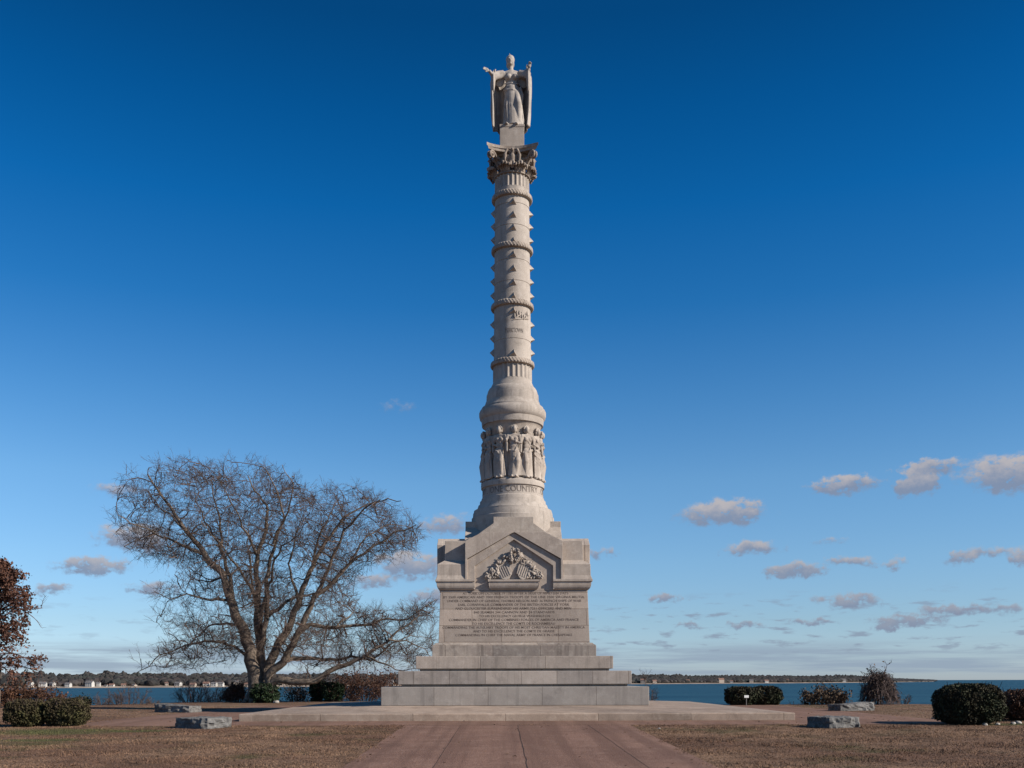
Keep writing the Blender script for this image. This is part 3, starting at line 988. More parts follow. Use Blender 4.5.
for k in range(4):
    vo = MB()
    T = rotz(k * PI / 2 + PI / 4)
    for s_ in (-1, 1):
        pts = [(s_ * .05, -.85, zb0 + .35), (s_ * .06, -1.05, zb0 + .62)]
        for t in np.linspace(0, 1, 16):
            an = R(150) - t * R(560); rr = .17 * (1 - .75 * t)
            pts.append((s_ * .07, -1.32 - rr * math.cos(an), zb0 + .68 + rr * math.sin(an)))
        vo.tube(pts, [.06] * 2 + [.055 - .02 * t for t in np.linspace(0, 1, 16)], 7, True, T)
    vo.ell((0, -1.3, zb0 + .7), (.14, .06, .06), 10, 6, T)
    vo.build('volute', M['capital'], capt, 60)
em = MB()
em.ell((0, -.12, .42), (.13, .13, .24)); em.ell((0.01, -.2, .74), (.075, .09, .085)); em.tube([(0, -.13, .58), (.01, -.18, .74)], [.09, .06], 8)
em.tube([(.01, -.26, .75), (.0, -.33, .71)], [.035, .01], 6)
for s_ in (-1, 1):
    em.tube([(s_ * .08, -.08, .62), (s_ * .24, -.16, .76), (s_ * .33, -.18, .50), (s_ * .32, -.16, .12)], [.07, .075, .075, .03], 8)
    em.tube([(s_ * .17, -.10, .55), (s_ * .22, -.10, .2)], [.07, .03], 8)
    em.tube([(s_ * .07, -.16, .25), (s_ * .08, -.2, .06)], [.06, .05], 8)
em.ell((0, -.08, .12), (.10, .06, .14))
eg = blob(em, .025, 1, 'eagle'); eg.materials.append(M['capital'])
for k in range(4):
    o = bpy.data.objects.new('eagle', eg); COL.objects.link(o); o.parent = capt
    a = k * PI / 2
    o.location = (.80 * math.sin(a), -.80 * math.cos(a), zb0 + .14); o.rotation_euler = (0, 0, a)

MB().box(-.545, .545, -.545, .545, ZA + .002, 25.90).box(-.56, .56, -.56, .56, 25.903, 26.02).build('statue_plinth', M['stone'], mon, None, 0.012)

# --- the statue
Z0 = 26.02
st = MB()
def SX(px): return (px - 513.0) * 0.0452
def SZ(y):
    f = lambda q: 0.99 + (681 - q) * 0.0454
    return f(y) if y < 100 else f(100) + (y - 100) / 24.4 * (26.02 - f(100))
H0 = SX(513)
# head, helmet, face
hz = SZ(61.6)
st.ell((SX(511.6), -.10, hz), (.17, .19, .225), 20, 14)
st.ell((SX(511.6), -.05, hz + .10), (.20, .22, .20), 20, 12)
st.ell((SX(511.6), .03, hz - .06), (.19, .16, .22), 16, 10)
st.ell((SX(511.7), -.30, hz - .02), (.028, .04, .055), 8, 6)                  # nose
st.ell((SX(511.7), -.265, hz - .105), (.05, .022, .018), 8, 6)               # mouth
st.ell((SX(511.7), -.25, hz - .17), (.05, .04, .035), 8, 6)                  # chin
for s_ in (-1, 1): st.ell((SX(511.6) + s_ * .07, -.275, hz + .055), (.045, .03, .018), 8, 6)
st.tube([(SX(511.6), -.02, hz + .24), (SX(511.0), .02, hz + .40), (SX(510.6), .02, hz + .47)], [.07, .03, .012], 8)
st.tube([(SX(511.7), -.04, hz - .12), (SX(512.4), -.02, SZ(72))], [.10, .13], 12)
zs = SZ(73.2)
st.tube([(SX(503.5), 0, zs - .05), (SX(512.5), -.02, zs + .03), (SX(522), 0, zs - .05)], [.14, .17, .14], 12)
st.ell((SX(512.8), -.06, SZ(78)), (.31, .21, .32), 18, 12)
for s_ in (-1, 1): st.ell((SX(513) + s_ * .145, -.24, SZ(78.6)), (.13, .12, .13), 12, 8)
st.ell((SX(512.8), -.04, SZ(84.5)), (.25, .19, .25), 16, 10)
st.ell((SX(512.8), -.06, SZ(91.5)), (.36, .27, .34), 16, 12)
# skirt
st.tube([(SX(513), -.05, SZ(88)), (SX(513.4), -.08, SZ(100)), (SX(514.2), -.10, SZ(112)), (SX(514.8), -.10, SZ(123.6))], [.31, .36, .40, .45], 20)
st.tube([(SX(517), -.22, SZ(94)), (SX(519.5), -.42, SZ(106)), (SX(520), -.36, SZ(121))], [.16, .15, .11], 12)
for q in range(11):
    x = -.42 + q * .084
    sh_ = .06 * math.sin(q * 2.1)
    yy = -.34 + .9 * x * x
    st.tube([(SX(512.8) + x * .66, yy + .04, SZ(91 + 2 * math.sin(q * 1.7))), (SX(513.6) + x * .85 + sh_, yy - .10, SZ(107)), (SX(514.8) + x * 1.06, yy - .12, SZ(123.5))], [.02, .045, .06], 7)
# overfold hem
st.tube([(SX(504.6), -.05, SZ(90)), (SX(508), -.30, SZ(92.5)), (SX(514), -.38, SZ(93.2)), (SX(519), -.30, SZ(94)), (SX(523.5), -.05, SZ(100))], [.04, .05, .05, .06, .07], 8)
st.tube([(SX(505.5), -.14, SZ(84.6)), (SX(513), -.25, SZ(84.8)), (SX(520.5), -.14, SZ(84.6))], [.035, .04, .035], 8)
st.tube([(SX(521), -.1, SZ(88)), (SX(523.5), -.12, SZ(96)), (SX(523), -.12, SZ(104))], [.08, .07, .04], 8)
# arms
def arm(sh, el, wr, hand_dir):
    st.ell(sh, (.17, .16, .17), 12, 8)
    st.tube([sh, el, wr], [.145, .12, .07], 12)
    st.ell(el, (.125, .125, .125), 10, 8)
    w = Vector(wr); d = Vector(hand_dir).normalized()
    side = d.cross(Vector((0, -1, .25))).normalized()
    st.ell(tuple(w + d * .09), (.075, .06, .075), 10, 8)
    for q, (L, o) in enumerate(((.17, -.06), (.20, -.02), (.19, .025), (.15, .065))):
        b = w + d * .12 + side * o
        st.tube([b, b + d * L * .55, b + d * L * .95 + Vector((0, -.03, -.02))], [.024, .022, .016], 6)
    b = w + d * .05 - side * .06
    st.tube([b, b - side * .07 + d * .08, b - side * .08 + d * .15], [.028, .024, .016], 6)
arm((SX(504), -.02, SZ(74.3)), (SX(495.6), -.22, SZ(79.5)), (SX(490.2), -.48, SZ(75.6)), (-.8, -.35, .16))
arm((SX(521.5), -.02, SZ(74.3)), (SX(528.6), -.28, SZ(78.5)), (SX(530.2), -.50, SZ(74.2)), (.12, -.25, .9))
# hanging sleeves
st.tube([(SX(498), -.12, SZ(77)), (SX(494.4), -.24, SZ(80)), (SX(494.2), -.22, SZ(88)), (SX(494), -.16, SZ(95))], [.10, .12, .09, .04], 10)
st.tube([(SX(525), -.1, SZ(76)), (SX(529), -.28, SZ(79)), (SX(529.6), -.28, SZ(86)), (SX(530), -.2, SZ(94))], [.10, .12, .08, .04], 10)
st.ell((SX(525), .06, SZ(79)), (.28, .08, .34), 14, 10); st.ell((SX(529.3), -.30, SZ(83.5)), (.075, .30, .60), 12, 10); st.ell((SX(500.6), .06, SZ(78.5)), (.25, .08, .30), 14, 10); st.ell((SX(494.6), -.24, SZ(83)), (.07, .22, .5), 12, 10)  # sleeves and cape filled out with sheets added to block sun inside the cloak
st.tube([(SX(520), -.05, SZ(72.6)), (SX(526), -.1, SZ(74.5)), (SX(530), -.3, SZ(77))], [.13, .17, .14], 10)
st.tube([(SX(505), -.05, SZ(72.6)), (SX(499), -.1, SZ(75)), (SX(494.5), -.25, SZ(78))], [.13, .17, .14], 10)
for x in (507.5, 517.5): st.ell((SX(x), -.50, SZ(124.2)), (.10, .2, .07), 10, 6)
sme = blob(st, .026, 1, 'statue'); sme.materials.append(M['statue'])
statue = obj('statue', sme, None, mon)
statue['label'] = 'robed crowned figure with both arms held out, cloak spread behind'
cl = MB(); nu, nv = 61, 24
for j in range(nv + 1):
    t = j / nv
    for i in range(nu):
        u = -1 + 2 * i / (nu - 1)
        z = SZ(123.9) + (SZ(73.0) + .22 * max(0, min(1, (u + .1) / .4)) - SZ(123.9)) * t
        ph = u * R(112 + 7 * math.sin(t * 9 + u * 2)) 
        k = 1 - .16 * max(0, t - .86) / .14
        fold = 1 + .06 * math.sin(u * 17 + 1.3 * t) * (1 - .5 * t) + .03 * math.sin(u * 31 + 2 + 2 * t)
        k *= .90 + .10 * math.sin(min(1, t * 1.25) * PI * .5)
        x = .88 * k * fold * math.sin(ph) if abs(ph) < PI / 2 else .88 * k * fold * math.copysign(1 - .10 * (abs(ph) - PI / 2), ph)
        y = .66 * math.cos(ph) * fold - .10 - .05 * (1 - t)
        zz = z + (.20 * (1 - abs(u)) if t > .93 else 0) - .22 * max(0, abs(u) - .55) * (1 - t) + (.10 * math.sin(u * 9) * (1 - t) if t < .25 else 0) * .5
        cl.v.append((SX(511.9) + x, y, max(zz, Z0 + .04) if t < .25 else zz))
for j in range(nv):
    for i in range(nu - 1):
        cl.f.append((j * nu + i, j * nu + i + 1, (j + 1) * nu + i + 1, (j + 1) * nu + i))
co_ = cl.build('cloak', M['statue'], statue, 60)
so = co_.modifiers.new('solid', 'SOLIDIFY'); so.thickness = .05; so.offset = 0

# ------------------------------------------------------------------ granite corner blocks
def granite_block(L, W_, H, slope, seed):
    bm = bmesh.new()
    bmesh.ops.create_cube(bm, size=1)
    bmesh.ops.subdivide_edges(bm, edges=bm.edges[:], cuts=13, use_grid_fill=True)
    for v in bm.verts:
        p = v.co
        ex, ey, ez = abs(p.x) > .499, abs(p.y) > .499, p.z > .499
        q = Vector((p.x * L, p.y * W_, (p.z + .5) * H))
        if ez: q.z += slope * p.x
        d = mnoise.noise(q * 3.1 + Vector((seed, 0, 0))) * .09 + mnoise.noise(q * 8 + Vector((0, seed, 0))) * .075 + (mnoise.cell(q * 5.5 + Vector((seed, 3, 1)))) * .06
        if ex and ey or (ex or ey) and ez: d *= .35
        if ex: q.x += math.copysign(d, p.x)
        if ey: q.y += math.copysign(d, p.y)
        if ez: q.z += d * .3
        v.co = q
    me = bpy.data.meshes.new('granite_block'); bm.to_mesh(me); bm.free()
    return me


def gpt(px, D): return (EYE[0] + (px - 500) / 1000 * D)
blocks = [(204, 32.4, 1.25, 1.15, .36, 0, -24, 'rough grey granite block at the near left edge of the paved square'),
          (178, 46.5, 2.0, .8, .36, -.14, -24, 'long low granite block with sloping top, behind the left corner block'),
          (833, 31.9, 1.2, 1.0, .36, 0, 24, 'rough grey granite block on the lawn in front of the right end of the terrace'),
          (851, 46.5, 2.0, .8, .36, .14, 24, 'long granite block near the leafless vine mound, its left end dark')]
for i, (px, D, L, W_, H, sl_, rz, lab) in enumerate(blocks):
    o = obj('granite_block', granite_block(L, W_, H, sl_, i * 7.3), M['granite'])
    X = gpt(px, D); Y = D - 45.5
    o.location = (X, Y, gz(X, Y) - .03); o.rotation_euler = (0, 0, R(rz))
    tag(o, lab, 'stone block', 'granite blocks around the paved square')

# ------------------------------------------------------------------ plants
def rand_dir(d, spread):
    v = Vector((random.gauss(0, 1), random.gauss(0, 1), random.gauss(0, 1)))
    v = v - d * v.dot(d)
    v.normalize()
    return (d * math.cos(spread) + v * math.sin(spread)).normalized()


class Twigs:
    """fast collector of thin three sided branches"""
    def __init__(s): s.mb = MB()
    def add(s, pts, r0, r1, seg=3):
        mb = s.mb
        d = pts[-1] - pts[0]
        if d.length < 1e-6: return
        d.normalize(); u = d.orthogonal().normalized(); w = d.cross(u)
        ring = [(u * math.cos(2 * PI * i / seg) + w * math.sin(2 * PI * i / seg)) for i in range(seg)]
        o = len(mb.v); n = len(pts)
        for k, p in enumerate(pts):
            r = r0 + (r1 - r0) * k / (n - 1)
            for q in ring: mb.v.append((p.x + q.x * r, p.y + q.y * r, p.z + q.z * r))
        for k in range(n - 1):
            for i in range(seg):
                j = (i + 1) % seg
                mb.f.append((o + k * seg + i, o + k * seg + j, o + (k + 1) * seg + j, o + (k + 1) * seg + i))


def wander(p, d, length, n, wob, grav):
    pts = [p.copy()]
    d = d.copy()
    for i in range(n):
        d = (d + Vector((random.gauss(0, wob), random.gauss(0, wob), random.gauss(0, wob) + grav))).normalized()
        pts.append(pts[-1] + d * (length / n))
    return pts


def ramify(T, p, d, length, r, level, spec, ends=None):
    """spec[level] = (children, length factor, spread, wobble, tropism)"""
    nch, lf_, spread, wob, grav = spec[level]
    pts = wander(p, d, length, 5 if level == 0 else 3, wob, grav)
    T.add(pts, r, r * .45, 5 if level == 0 else 3)
    last = level + 1 >= len(spec)
    if last:
        if ends is not None: ends.append(tuple(pts[-1]))
        return
    for c in range(nch):
        t = random.uniform(.12, 1.0) * (len(pts) - 1)
        i = min(int(t), len(pts) - 2)
        q = pts[i].lerp(pts[i + 1], t - i)
        dd = (pts[i + 1] - pts[i]).normalized()
        fall = 1 - .45 * t / (len(pts) - 1)
        ramify(T, q, rand_dir(dd, random.uniform(.6, 1.25) * spread), length * lf_ * random.uniform(.6, 1.25) * fall, max(r * .45, .0048), level + 1, spec, ends)


# --- the big bare tree
def big_tree():
    D = 68.0
    bx, by = gpt(257, D), D - 45.5
    root = tag(empty('bare_tree', (bx, by, gz(bx, by))), 'large spreading leafless tree left of the monument, one heavy limb held low to the right', 'tree')
    k = 0.068 / 2.845
    def P(cx, cy, y): return Vector(((cx - 408) * k * .972, y, (738 - cy) * k * .965))
    limbs = [  # (points in crop units with depth at the start and the end, start radius, end radius)
        ([(405, 745), (403, 690), (398, 640), (395, 590), (372, 520), (350, 470), (320, 370), (270, 310), (215, 240), (180, 180), (140, 120), (112, 78)], 0, -1.5, .62, .05),
        ([(270, 310), (225, 285), (160, 262), (105, 235), (60, 210)], -.8, -3.5, .15, .03),
        ([(215, 240), (150, 180), (95, 130), (70, 100)], -1.1, 1.5, .10, .02),
        ([(350, 470), (330, 380), (300, 290), (285, 200), (262, 120), (245, 60)], -.5, 2.5, .22, .03),
        ([(300, 290), (240, 200), (205, 140), (170, 70)], .8, 4, .11, .02),
        ([(425, 745), (418, 680), (412, 600), (408, 480), (405, 380), (402, 300), (428, 220), (432, 150), (392, 110), (372, 60)], .15, 1.0, .5, .03),
        ([(402, 300), (370, 220), (345, 150), (320, 90)], .6, -2.5, .14, .02),
        ([(412, 590), (440, 480), (442, 380), (470, 280), (505, 200), (485, 120), (455, 68)], .3, -2.5, .27, .03),
        ([(470, 280), (520, 190), (545, 120), (520, 75)], -1.4, -4, .12, .02),
        ([(432, 745), (428, 660), (450, 600), (490, 520), (520, 430), (560, 330), (600, 250), (650, 180), (720, 140), (755, 130)], .1, 2.5, .46, .03),
        ([(490, 520), (530, 400), (555, 330), (562, 240), (592, 160), (612, 110)], .6, 4.5, .22, .03),
        ([(520, 430), (500, 330), (530, 240), (560, 190)], .9, -1.5, .14, .02),
        ([(436, 730), (450, 655), (490, 620), (540, 530), (590, 430), (640, 390), (690, 340), (760, 290), (830, 250), (885, 232)], -.2, -2.5, .40, .03),
        ([(590, 430), (635, 340), (680, 250), (740, 190), (810, 165), (850, 180)], -1, -4.5, .18, .025),
        ([(690, 340), (730, 250), (790, 215), (860, 215)], -1.6, 1.5, .11, .02),
        ([(540, 530), (565, 515), (640, 520), (720, 510), (790, 495), (850, 490), (900, 450), (930, 432)], -.7, 1.0, .20, .025),
        ([(640, 520), (690, 470), (640, 440), (610, 450)], -.4, 1.5, .08, .02),
        ([(500, 615), (540, 605), (600, 615), (680, 600), (740, 612), (800, 560), (850, 540), (900, 545)], -.4, 2.0, .18, .02),
        ([(440, 690), (470, 672), (520, 676), (590, 672), (650, 635), (720, 610), (780, 570), (840, 520), (890, 490), (925, 478)], -.3, -2.0, .34, .03),
        ([(735, 604), (790, 628), (845, 648), (880, 640)], -1.2, -2.5, .10, .02),
        ([(800, 555), (850, 560), (900, 580), (920, 610)], -1.6, .5, .08, .02),
        ([(404, 640), (350, 570), (270, 558), (200, 578), (150, 602), (105, 640), (90, 655)], 0, -2.5, .17, .02),
        ([(372, 520), (310, 498), (250, 515), (190, 555), (140, 590)], -.3, 2.5, .14, .02),
        ([(340, 440), (285, 436), (225, 425), (185, 440), (150, 420)], -.6, -3, .13, .02),
        ([(320, 370), (260, 380), (210, 370), (170, 385)], -.7, 2, .10, .02),
        ([(395, 590), (345, 520), (300, 450), (260, 420)], -.2, 3.5, .14, .02),
        ([(412, 500), (380, 400), (360, 330), (340, 240), (330, 170)], .4, 5.0, .2, .02),
        ([(412, 520), (450, 420), (480, 360), (520, 300), (580, 280)], .2, -5.5, .2, .02),
        ([(408, 450), (390, 380), (350, 300), (310, 240)], .4, -5.0, .18, .02),
        ([(440, 480), (500, 420), (550, 400), (620, 350)], .3, 5.5, .18, .02),
    ]
    from mathutils.kdtree import KDTree
    trunk = MB(); T = Twigs()
    for a in np.linspace(0, 2 * PI, 8)[:-1]:                     # flared foot with roots
        trunk.tube([(math.cos(a) * .2, math.sin(a) * .2, 1.3), (math.cos(a) * .45, math.sin(a) * .45, .45), (math.cos(a) * 1.05, math.sin(a) * 1.0, -.15)], [.30, .26, .10], 8)
    nodes = []                                                   # (point, radius) that further growth may start from
    for (pts, d0, d1, r0, r1) in limbs:
        n = len(pts)
        P3 = [P(x, y, d0 + (d1 - d0) * i / (n - 1)) for i, (x, y) in enumerate(pts)]
        fine = []
        for i in range(n - 1):
            a, b = P3[i], P3[i + 1]
            m = max(2, int((b - a).length / .40))
            for j in range(m):
                q = a.lerp(b, j / m)
                if not (i == 0 and j == 0):
                    q += Vector((mnoise.noise(q * 1.1), mnoise.noise(q * 1.1 + Vector((5, 0, 0))), mnoise.noise(q * 1.1 + Vector((0, 9, 0))))) * .20
                fine.append(q)
        fine.append(P3[-1])
        m = len(fine)
        rad = [.95 * r0 + (r1 - .95 * r0) * (i / (m - 1)) ** .65 for i in range(m)]
        trunk.tube(fine, rad, 9 if r0 > .2 else 6)
        for i in range(int(m * .22), m):
            if fine[i].z > 2.4 or abs(fine[i].x) > 2.5: nodes.append((fine[i], rad[i]))
    outline = [(30, 215), (45, 110), (75, 75), (130, 52), (200, 62), (265, 48), (330, 80), (372, 54), (440, 62), (510, 92), (600, 120), (680, 118), (760, 135), (840, 170), (888, 230), (868, 285),
               (800, 300), (720, 330), (660, 395), (705, 470), (780, 468), (860, 455), (930, 436), (928, 590), (870, 640), (760, 625), (640, 640), (560, 640), (480, 610), (400, 600), (340, 590), (270, 630),
               (180, 640), (85, 655), (85, 600), (150, 570), (160, 500), (158, 420), (200, 380), (225, 350), (180, 310), (90, 318), (40, 262)]
    def inside(x, y):
        c = False; j = len(outline) - 1
        for i in range(len(outline)):
            xi, yi = outline[i]; xj, yj = outline[j]
            if (yi > y) != (yj > y) and x < (xj - xi) * (y - yi) / (yj - yi) + xi: c = not c
            j = i
        return c
    def targets(n):
        out = []
        while len(out) < n:
            x, y = random.uniform(25, 935), random.uniform(45, 660)
            if not inside(x, y): continue
            if mnoise.noise(Vector((x * .018, y * .018, 4.2))) < -.06 and random.random() < .85: continue
            dx = (x - 430) / 500; dz = (y - 330) / 400
            dep = 5.6 * math.sqrt(max(.06, 1 - dx * dx - .5 * dz * dz))
            if y > 440 and x > 640: dep = 1.9
            out.append(P(x, y, random.uniform(-1, 1) * dep))
        return out
    def connect(tg, maxd, r_end, r_k, seg, step, wob, twigs):
        """grow a bent branch from the nearest wood to every target; nearer targets first"""
        nonlocal nodes
        for batch in range(3):
            kd = KDTree(len(nodes))
            for i, (p, r) in enumerate(nodes): kd.insert(p, i)
            kd.balance()
            rest = []
            order = sorted(((kd.find(t)[2], k) for k, t in enumerate(tg)))
            cut = int(len(order) * .5) if batch < 2 else len(order)
            for oi, (dist, k) in enumerate(order):
                t = tg[k]
                if oi >= cut: rest.append(t); continue
                if dist > maxd or dist < .12: continue
                # prefer a start a little lower down and nearer the trunk, so that branches rise outward
                best = None
                for (co, idx, dd) in kd.find_n(t, 14):
                    sc = dd + .35 * max(0, co.z - t.z) + .12 * abs(co.x - t.x * .8)
                    if best is None or sc < best[0]: best = (sc, co, idx)
                p = Vector(best[1]); r0 = nodes[best[2]][1]
                L = (t - p).length
                if L < .1: continue
                n = max(3, int(L / step))
                bend = Vector((random.gauss(0, .07), random.gauss(0, .07), random.gauss(.07, .07))) * L
                pts = []
                for i in range(n + 1):
                    f = i / n
                    q = p.lerp(t, f) + bend * (4 * f * (1 - f)) * .8
                    if 0 < i: q += Vector((random.gauss(0, wob), random.gauss(0, wob), random.gauss(0, wob)))
                    pts.append(q)
                ra = min(r0 * .55, r_end + r_k * L)
                T.add(pts, ra, r_end, seg)
                for i in range(1, n + 1): nodes.append((pts[i], ra + (r_end - ra) * i / n))
                for c in range(twigs):
                    i = random.randint(1, n) if n > 1 else 1
                    d = (pts[i] - pts[i - 1]).normalized()
                    ramify(T, pts[i], (rand_dir(d, random.uniform(.25, .8)) + Vector((0, 0, .12))).normalized(), random.uniform(.4, .95), .0085, 0, [(4, .62, .6, .08, .01), (1, .6, .6, .1, 0)])
            tg = rest
            if not tg: break
    connect(targets(800), 6.0, .030, .026, 5, .35, .04, 0)
    connect(targets(2600), 2.6, .013, .010, 4, .28, .02, 1)
    connect(targets(8000), 1.6, .008, .005, 3, .25, .016, 2)
    trunk.build('trunk', M['bark'], root, 60)
    T.mb.build('crown', M['twig'], root)
big_tree()


def leaf_cloud(n, half, shell=.55, flat=2.6, seed=0, rough=.10):
    """points in a lumpy rounded hedge-like volume standing on z = 0"""
    out = []
    r = random.Random(seed)
    while len(out) < n:
        x, y, z = r.uniform(-1, 1), r.uniform(-1, 1), r.uniform(-1, 1)
        q = (abs(x) ** flat + abs(y) ** flat + abs(z) ** flat) ** (1 / flat)
        lim = 1 + rough * mnoise.noise(Vector((x * 2.6 + seed, y * 2.6, z * 2.6))) * 1.6
        if q > lim or q < shell * lim * (1 if r.random() > .12 else .3): continue
        out.append((x * half[0], y * half[1], half[2] * (z + 1)))
    return out


def hedge(name, X, Y, half, mat, n, leaf, label, cat, group=None, stem_mat='scrub', seed=1, flat=2.6, rough=.10, rz=0, sink=0.05):
    root = tag(empty(name, (X, Y, gz(X, Y) - sink), rz), label, cat, group)
    pts = [p for p in leaf_cloud(int(n * 1.25), half, .62, flat, seed, rough) if mnoise.noise(Vector((p[0] * 3.2 + seed, p[1] * 3.2, p[2] * 3.2))) > -.34 or random.random() < .25]
    obj('foliage', leaves_mesh('foliage', pts, leaf, .3), M[mat], root)
    T = Twigs()
    for i in range(150):
        a = random.uniform(0, 2 * PI); rr = random.random() ** .5
        p = Vector((math.cos(a) * rr * half[0] * .5, math.sin(a) * rr * half[1] * .5, 0))
        e = Vector((math.cos(a) * rr * half[0] * .95, math.sin(a) * rr * half[1] * .95, half[2] * random.uniform(.9, 2.12)))
        T.add([p, p.lerp(e, .5) + Vector((random.gauss(0, .05), random.gauss(0, .05), 0)), e], .022, .008)
    T.mb.build('stems', M[stem_mat], root)
    return root


def place(px, D): return gpt(px, D), D - 45.5

# clipped bushes (left pair, right pair, the middle pair by the bluff)
X, Y = place(26, 33.2)
hedge('clipped_bush', X, Y, (.66, .6, .48), 'leaf_olive', 9500, .046, 'clipped olive green bush at the left edge of the lawn', 'bush', 'clipped bushes', seed=3)
X, Y = place(66, 33.4)
hedge('clipped_bush', X, Y, (.74, .62, .49), 'leaf_olive', 11000, .046, 'clipped olive bush joined to the right of the left edge bush', 'bush', 'clipped bushes', seed=4)
X, Y = place(969, 33.2)
hedge('clipped_bush', X, Y, (1.09, .92, .70), 'leaf_dark', 24000, .046, 'large dark green rounded clipped bush by the right edge', 'bush', 'clipped bushes', seed=5, flat=2.9, rough=.06)
X, Y = place(1027, 35.0)
hedge('clipped_bush', X, Y, (.92, .8, .58), 'leaf_red', 12000, .046, 'russet clipped bush cut by the right edge of the photo', 'bush', 'clipped bushes', seed=6)
X, Y = place(741, 57.5)
hedge('clipped_bush', X, Y, (.95, .8, .56), 'leaf_dark', 4600, .075, 'clipped bush with reddish left side behind the small white sign', 'bush', 'clipped bushes', seed=7)
X, Y = place(765, 57.8)
hedge('clipped_bush', X, Y, (1.02, .8, .57), 'leaf_dark', 5000, .075, 'clipped dark bush right of the small white sign', 'bush', 'clipped bushes', seed=8)

# small white sign on a post
X, Y = place(746.5, 56.3)
sg = tag(empty('small_sign', (X, Y, gz(X, Y))), 'small blank white sign on a short post in front of the clipped bush', 'sign')
MB().box(-.125, .125, -.012, .012, .44, .58).build('board', M['white'], sg)
MB().box(-.018, .018, .014, .05, 0, .56).build('post', M['post'], sg)


def scrub(name, X, Y, w, h, label, cat, n=26, mat='scrub', leaf=None, nleaf=0, droop=-.02, group=None, base=None, lsize=.085, spec=None, spread=.55):
    zb_ = ground_z(X, Y) if base is None else base
    root = tag(empty(name, (X, Y, zb_ - .1)), label, cat, group)
    T = Twigs(); ends = []
    spec = spec or [(6, .55, .9, .16, droop), (5, .6, .9, .2, droop), (2, .6, .9, .2, droop)]
    for i in range(n):
        a = random.uniform(0, 2 * PI); rr = random.random() ** .6
        p = Vector((math.cos(a) * rr * w * .55, math.sin(a) * rr * min(w, 1.4) * .55, 0))
        d = Vector((math.cos(a) * rr * spread * random.uniform(.5, 1.6), math.sin(a) * rr * spread, 1)).normalized()
        ramify(T, p, d, h * random.uniform(.55, .95) * (1 - .35 * rr), .022, 0, spec, ends)
    T.mb.build('branches', M[mat], root)
    if leaf and nleaf:
        cs = []
        while len(cs) < nleaf:
            e = random.choice(ends)
            cs.append((e[0] + random.gauss(0, .10), e[1] + random.gauss(0, .10), e[2] + random.gauss(0, .10)))
        obj('leaves', leaves_mesh('leaves', cs, lsize), M[leaf], root)
    return root


sc_list = [  # px, D, width, height, label, kwargs
    (822, 58.5, 1.9, 1.6, 'low sprawling brown shrub between the clipped bushes and the vine mound', dict(n=34, leaf='leaf_brown', nleaf=2600, mat='scrub', spread=1.0)),
    (800, 60, .9, .8, 'thin low twiggy shrub just right of the clipped bushes', dict(n=10, spread=1.0)),
    (650, 60, .8, 1.7, 'thin bare brush just right of the bottom step', dict(n=10, mat='scrub')),
    (362, 73, 1.7, 3.9, 'reddish brown leafless thicket just left of the bottom step', dict(n=44, mat='redscrub', leaf='leaf_red', nleaf=2200)),
    (390, 74, 1.2, 3.4, 'reddish thicket partly hidden behind the steps', dict(n=24, mat='redscrub', leaf='leaf_red', nleaf=900)),
    (298, 73, 1.6, 2.3, 'grey brown low thicket right of the tree trunk', dict(n=30, leaf='leaf_brown', nleaf=900)),
    (343, 72, 1.3, 2.9, 'russet low thicket between the evergreens and the reddish thicket', dict(n=24, mat='redscrub', leaf='leaf_red', nleaf=900)),
    (192, 71, 1.7, 2.5, 'bare brown brush left of the ivy mound', dict(n=30, mat='redscrub')),
    (212, 72, 1.2, 2.2, 'dark bare brush beside the ivy mound', dict(n=20)),
    (126, 62, 1.7, 1.7, 'bare brush standing against the water left of the tree', dict(n=26)),
    (100, 61, 1.0, 1.0, 'low bare brush at the lip of the bluff', dict(n=14)),
    (150, 62, 1.0, .9, 'thin low brush behind the left granite blocks', dict(n=12)),
    (83, 61, .5, .75, 'small dark compact shrub behind the left clipped bushes', dict(n=20, leaf='leaf_dark', nleaf=1400)),
    (55, 61, .55, 1.6, 'narrow dark red shrub rising against the water at left', dict(n=16, mat='redscrub', leaf='leaf_red', nleaf=900)),
    (20, 62, 2.4, 2.2, 'dark dense thicket under the autumn tree at left', dict(n=44, leaf='leaf_red', nleaf=4200, mat='redscrub')),
    (-30, 62, 2.2, 2.4, 'dark thicket at the left edge of the photo', dict(n=26, leaf='leaf_red', nleaf=2400, mat='redscrub')),
    (905, 59, .6, .8, 'small bare brush right of the vine mound', dict(n=8)),
]
for (px, D, w, h, lab, kw) in sc_list:
    X, Y = place(px, D)
    zb_ = min(ground_z(X, Y), gz(X, Y)); 
    extra = gz(X, Y) - zb_
    scrub('shrub', X, Y, w, h + .0 , lab, 'shrub', group='wild shrubs along the bluff', base=max(zb_, gz(X, Y) - .25), **kw)

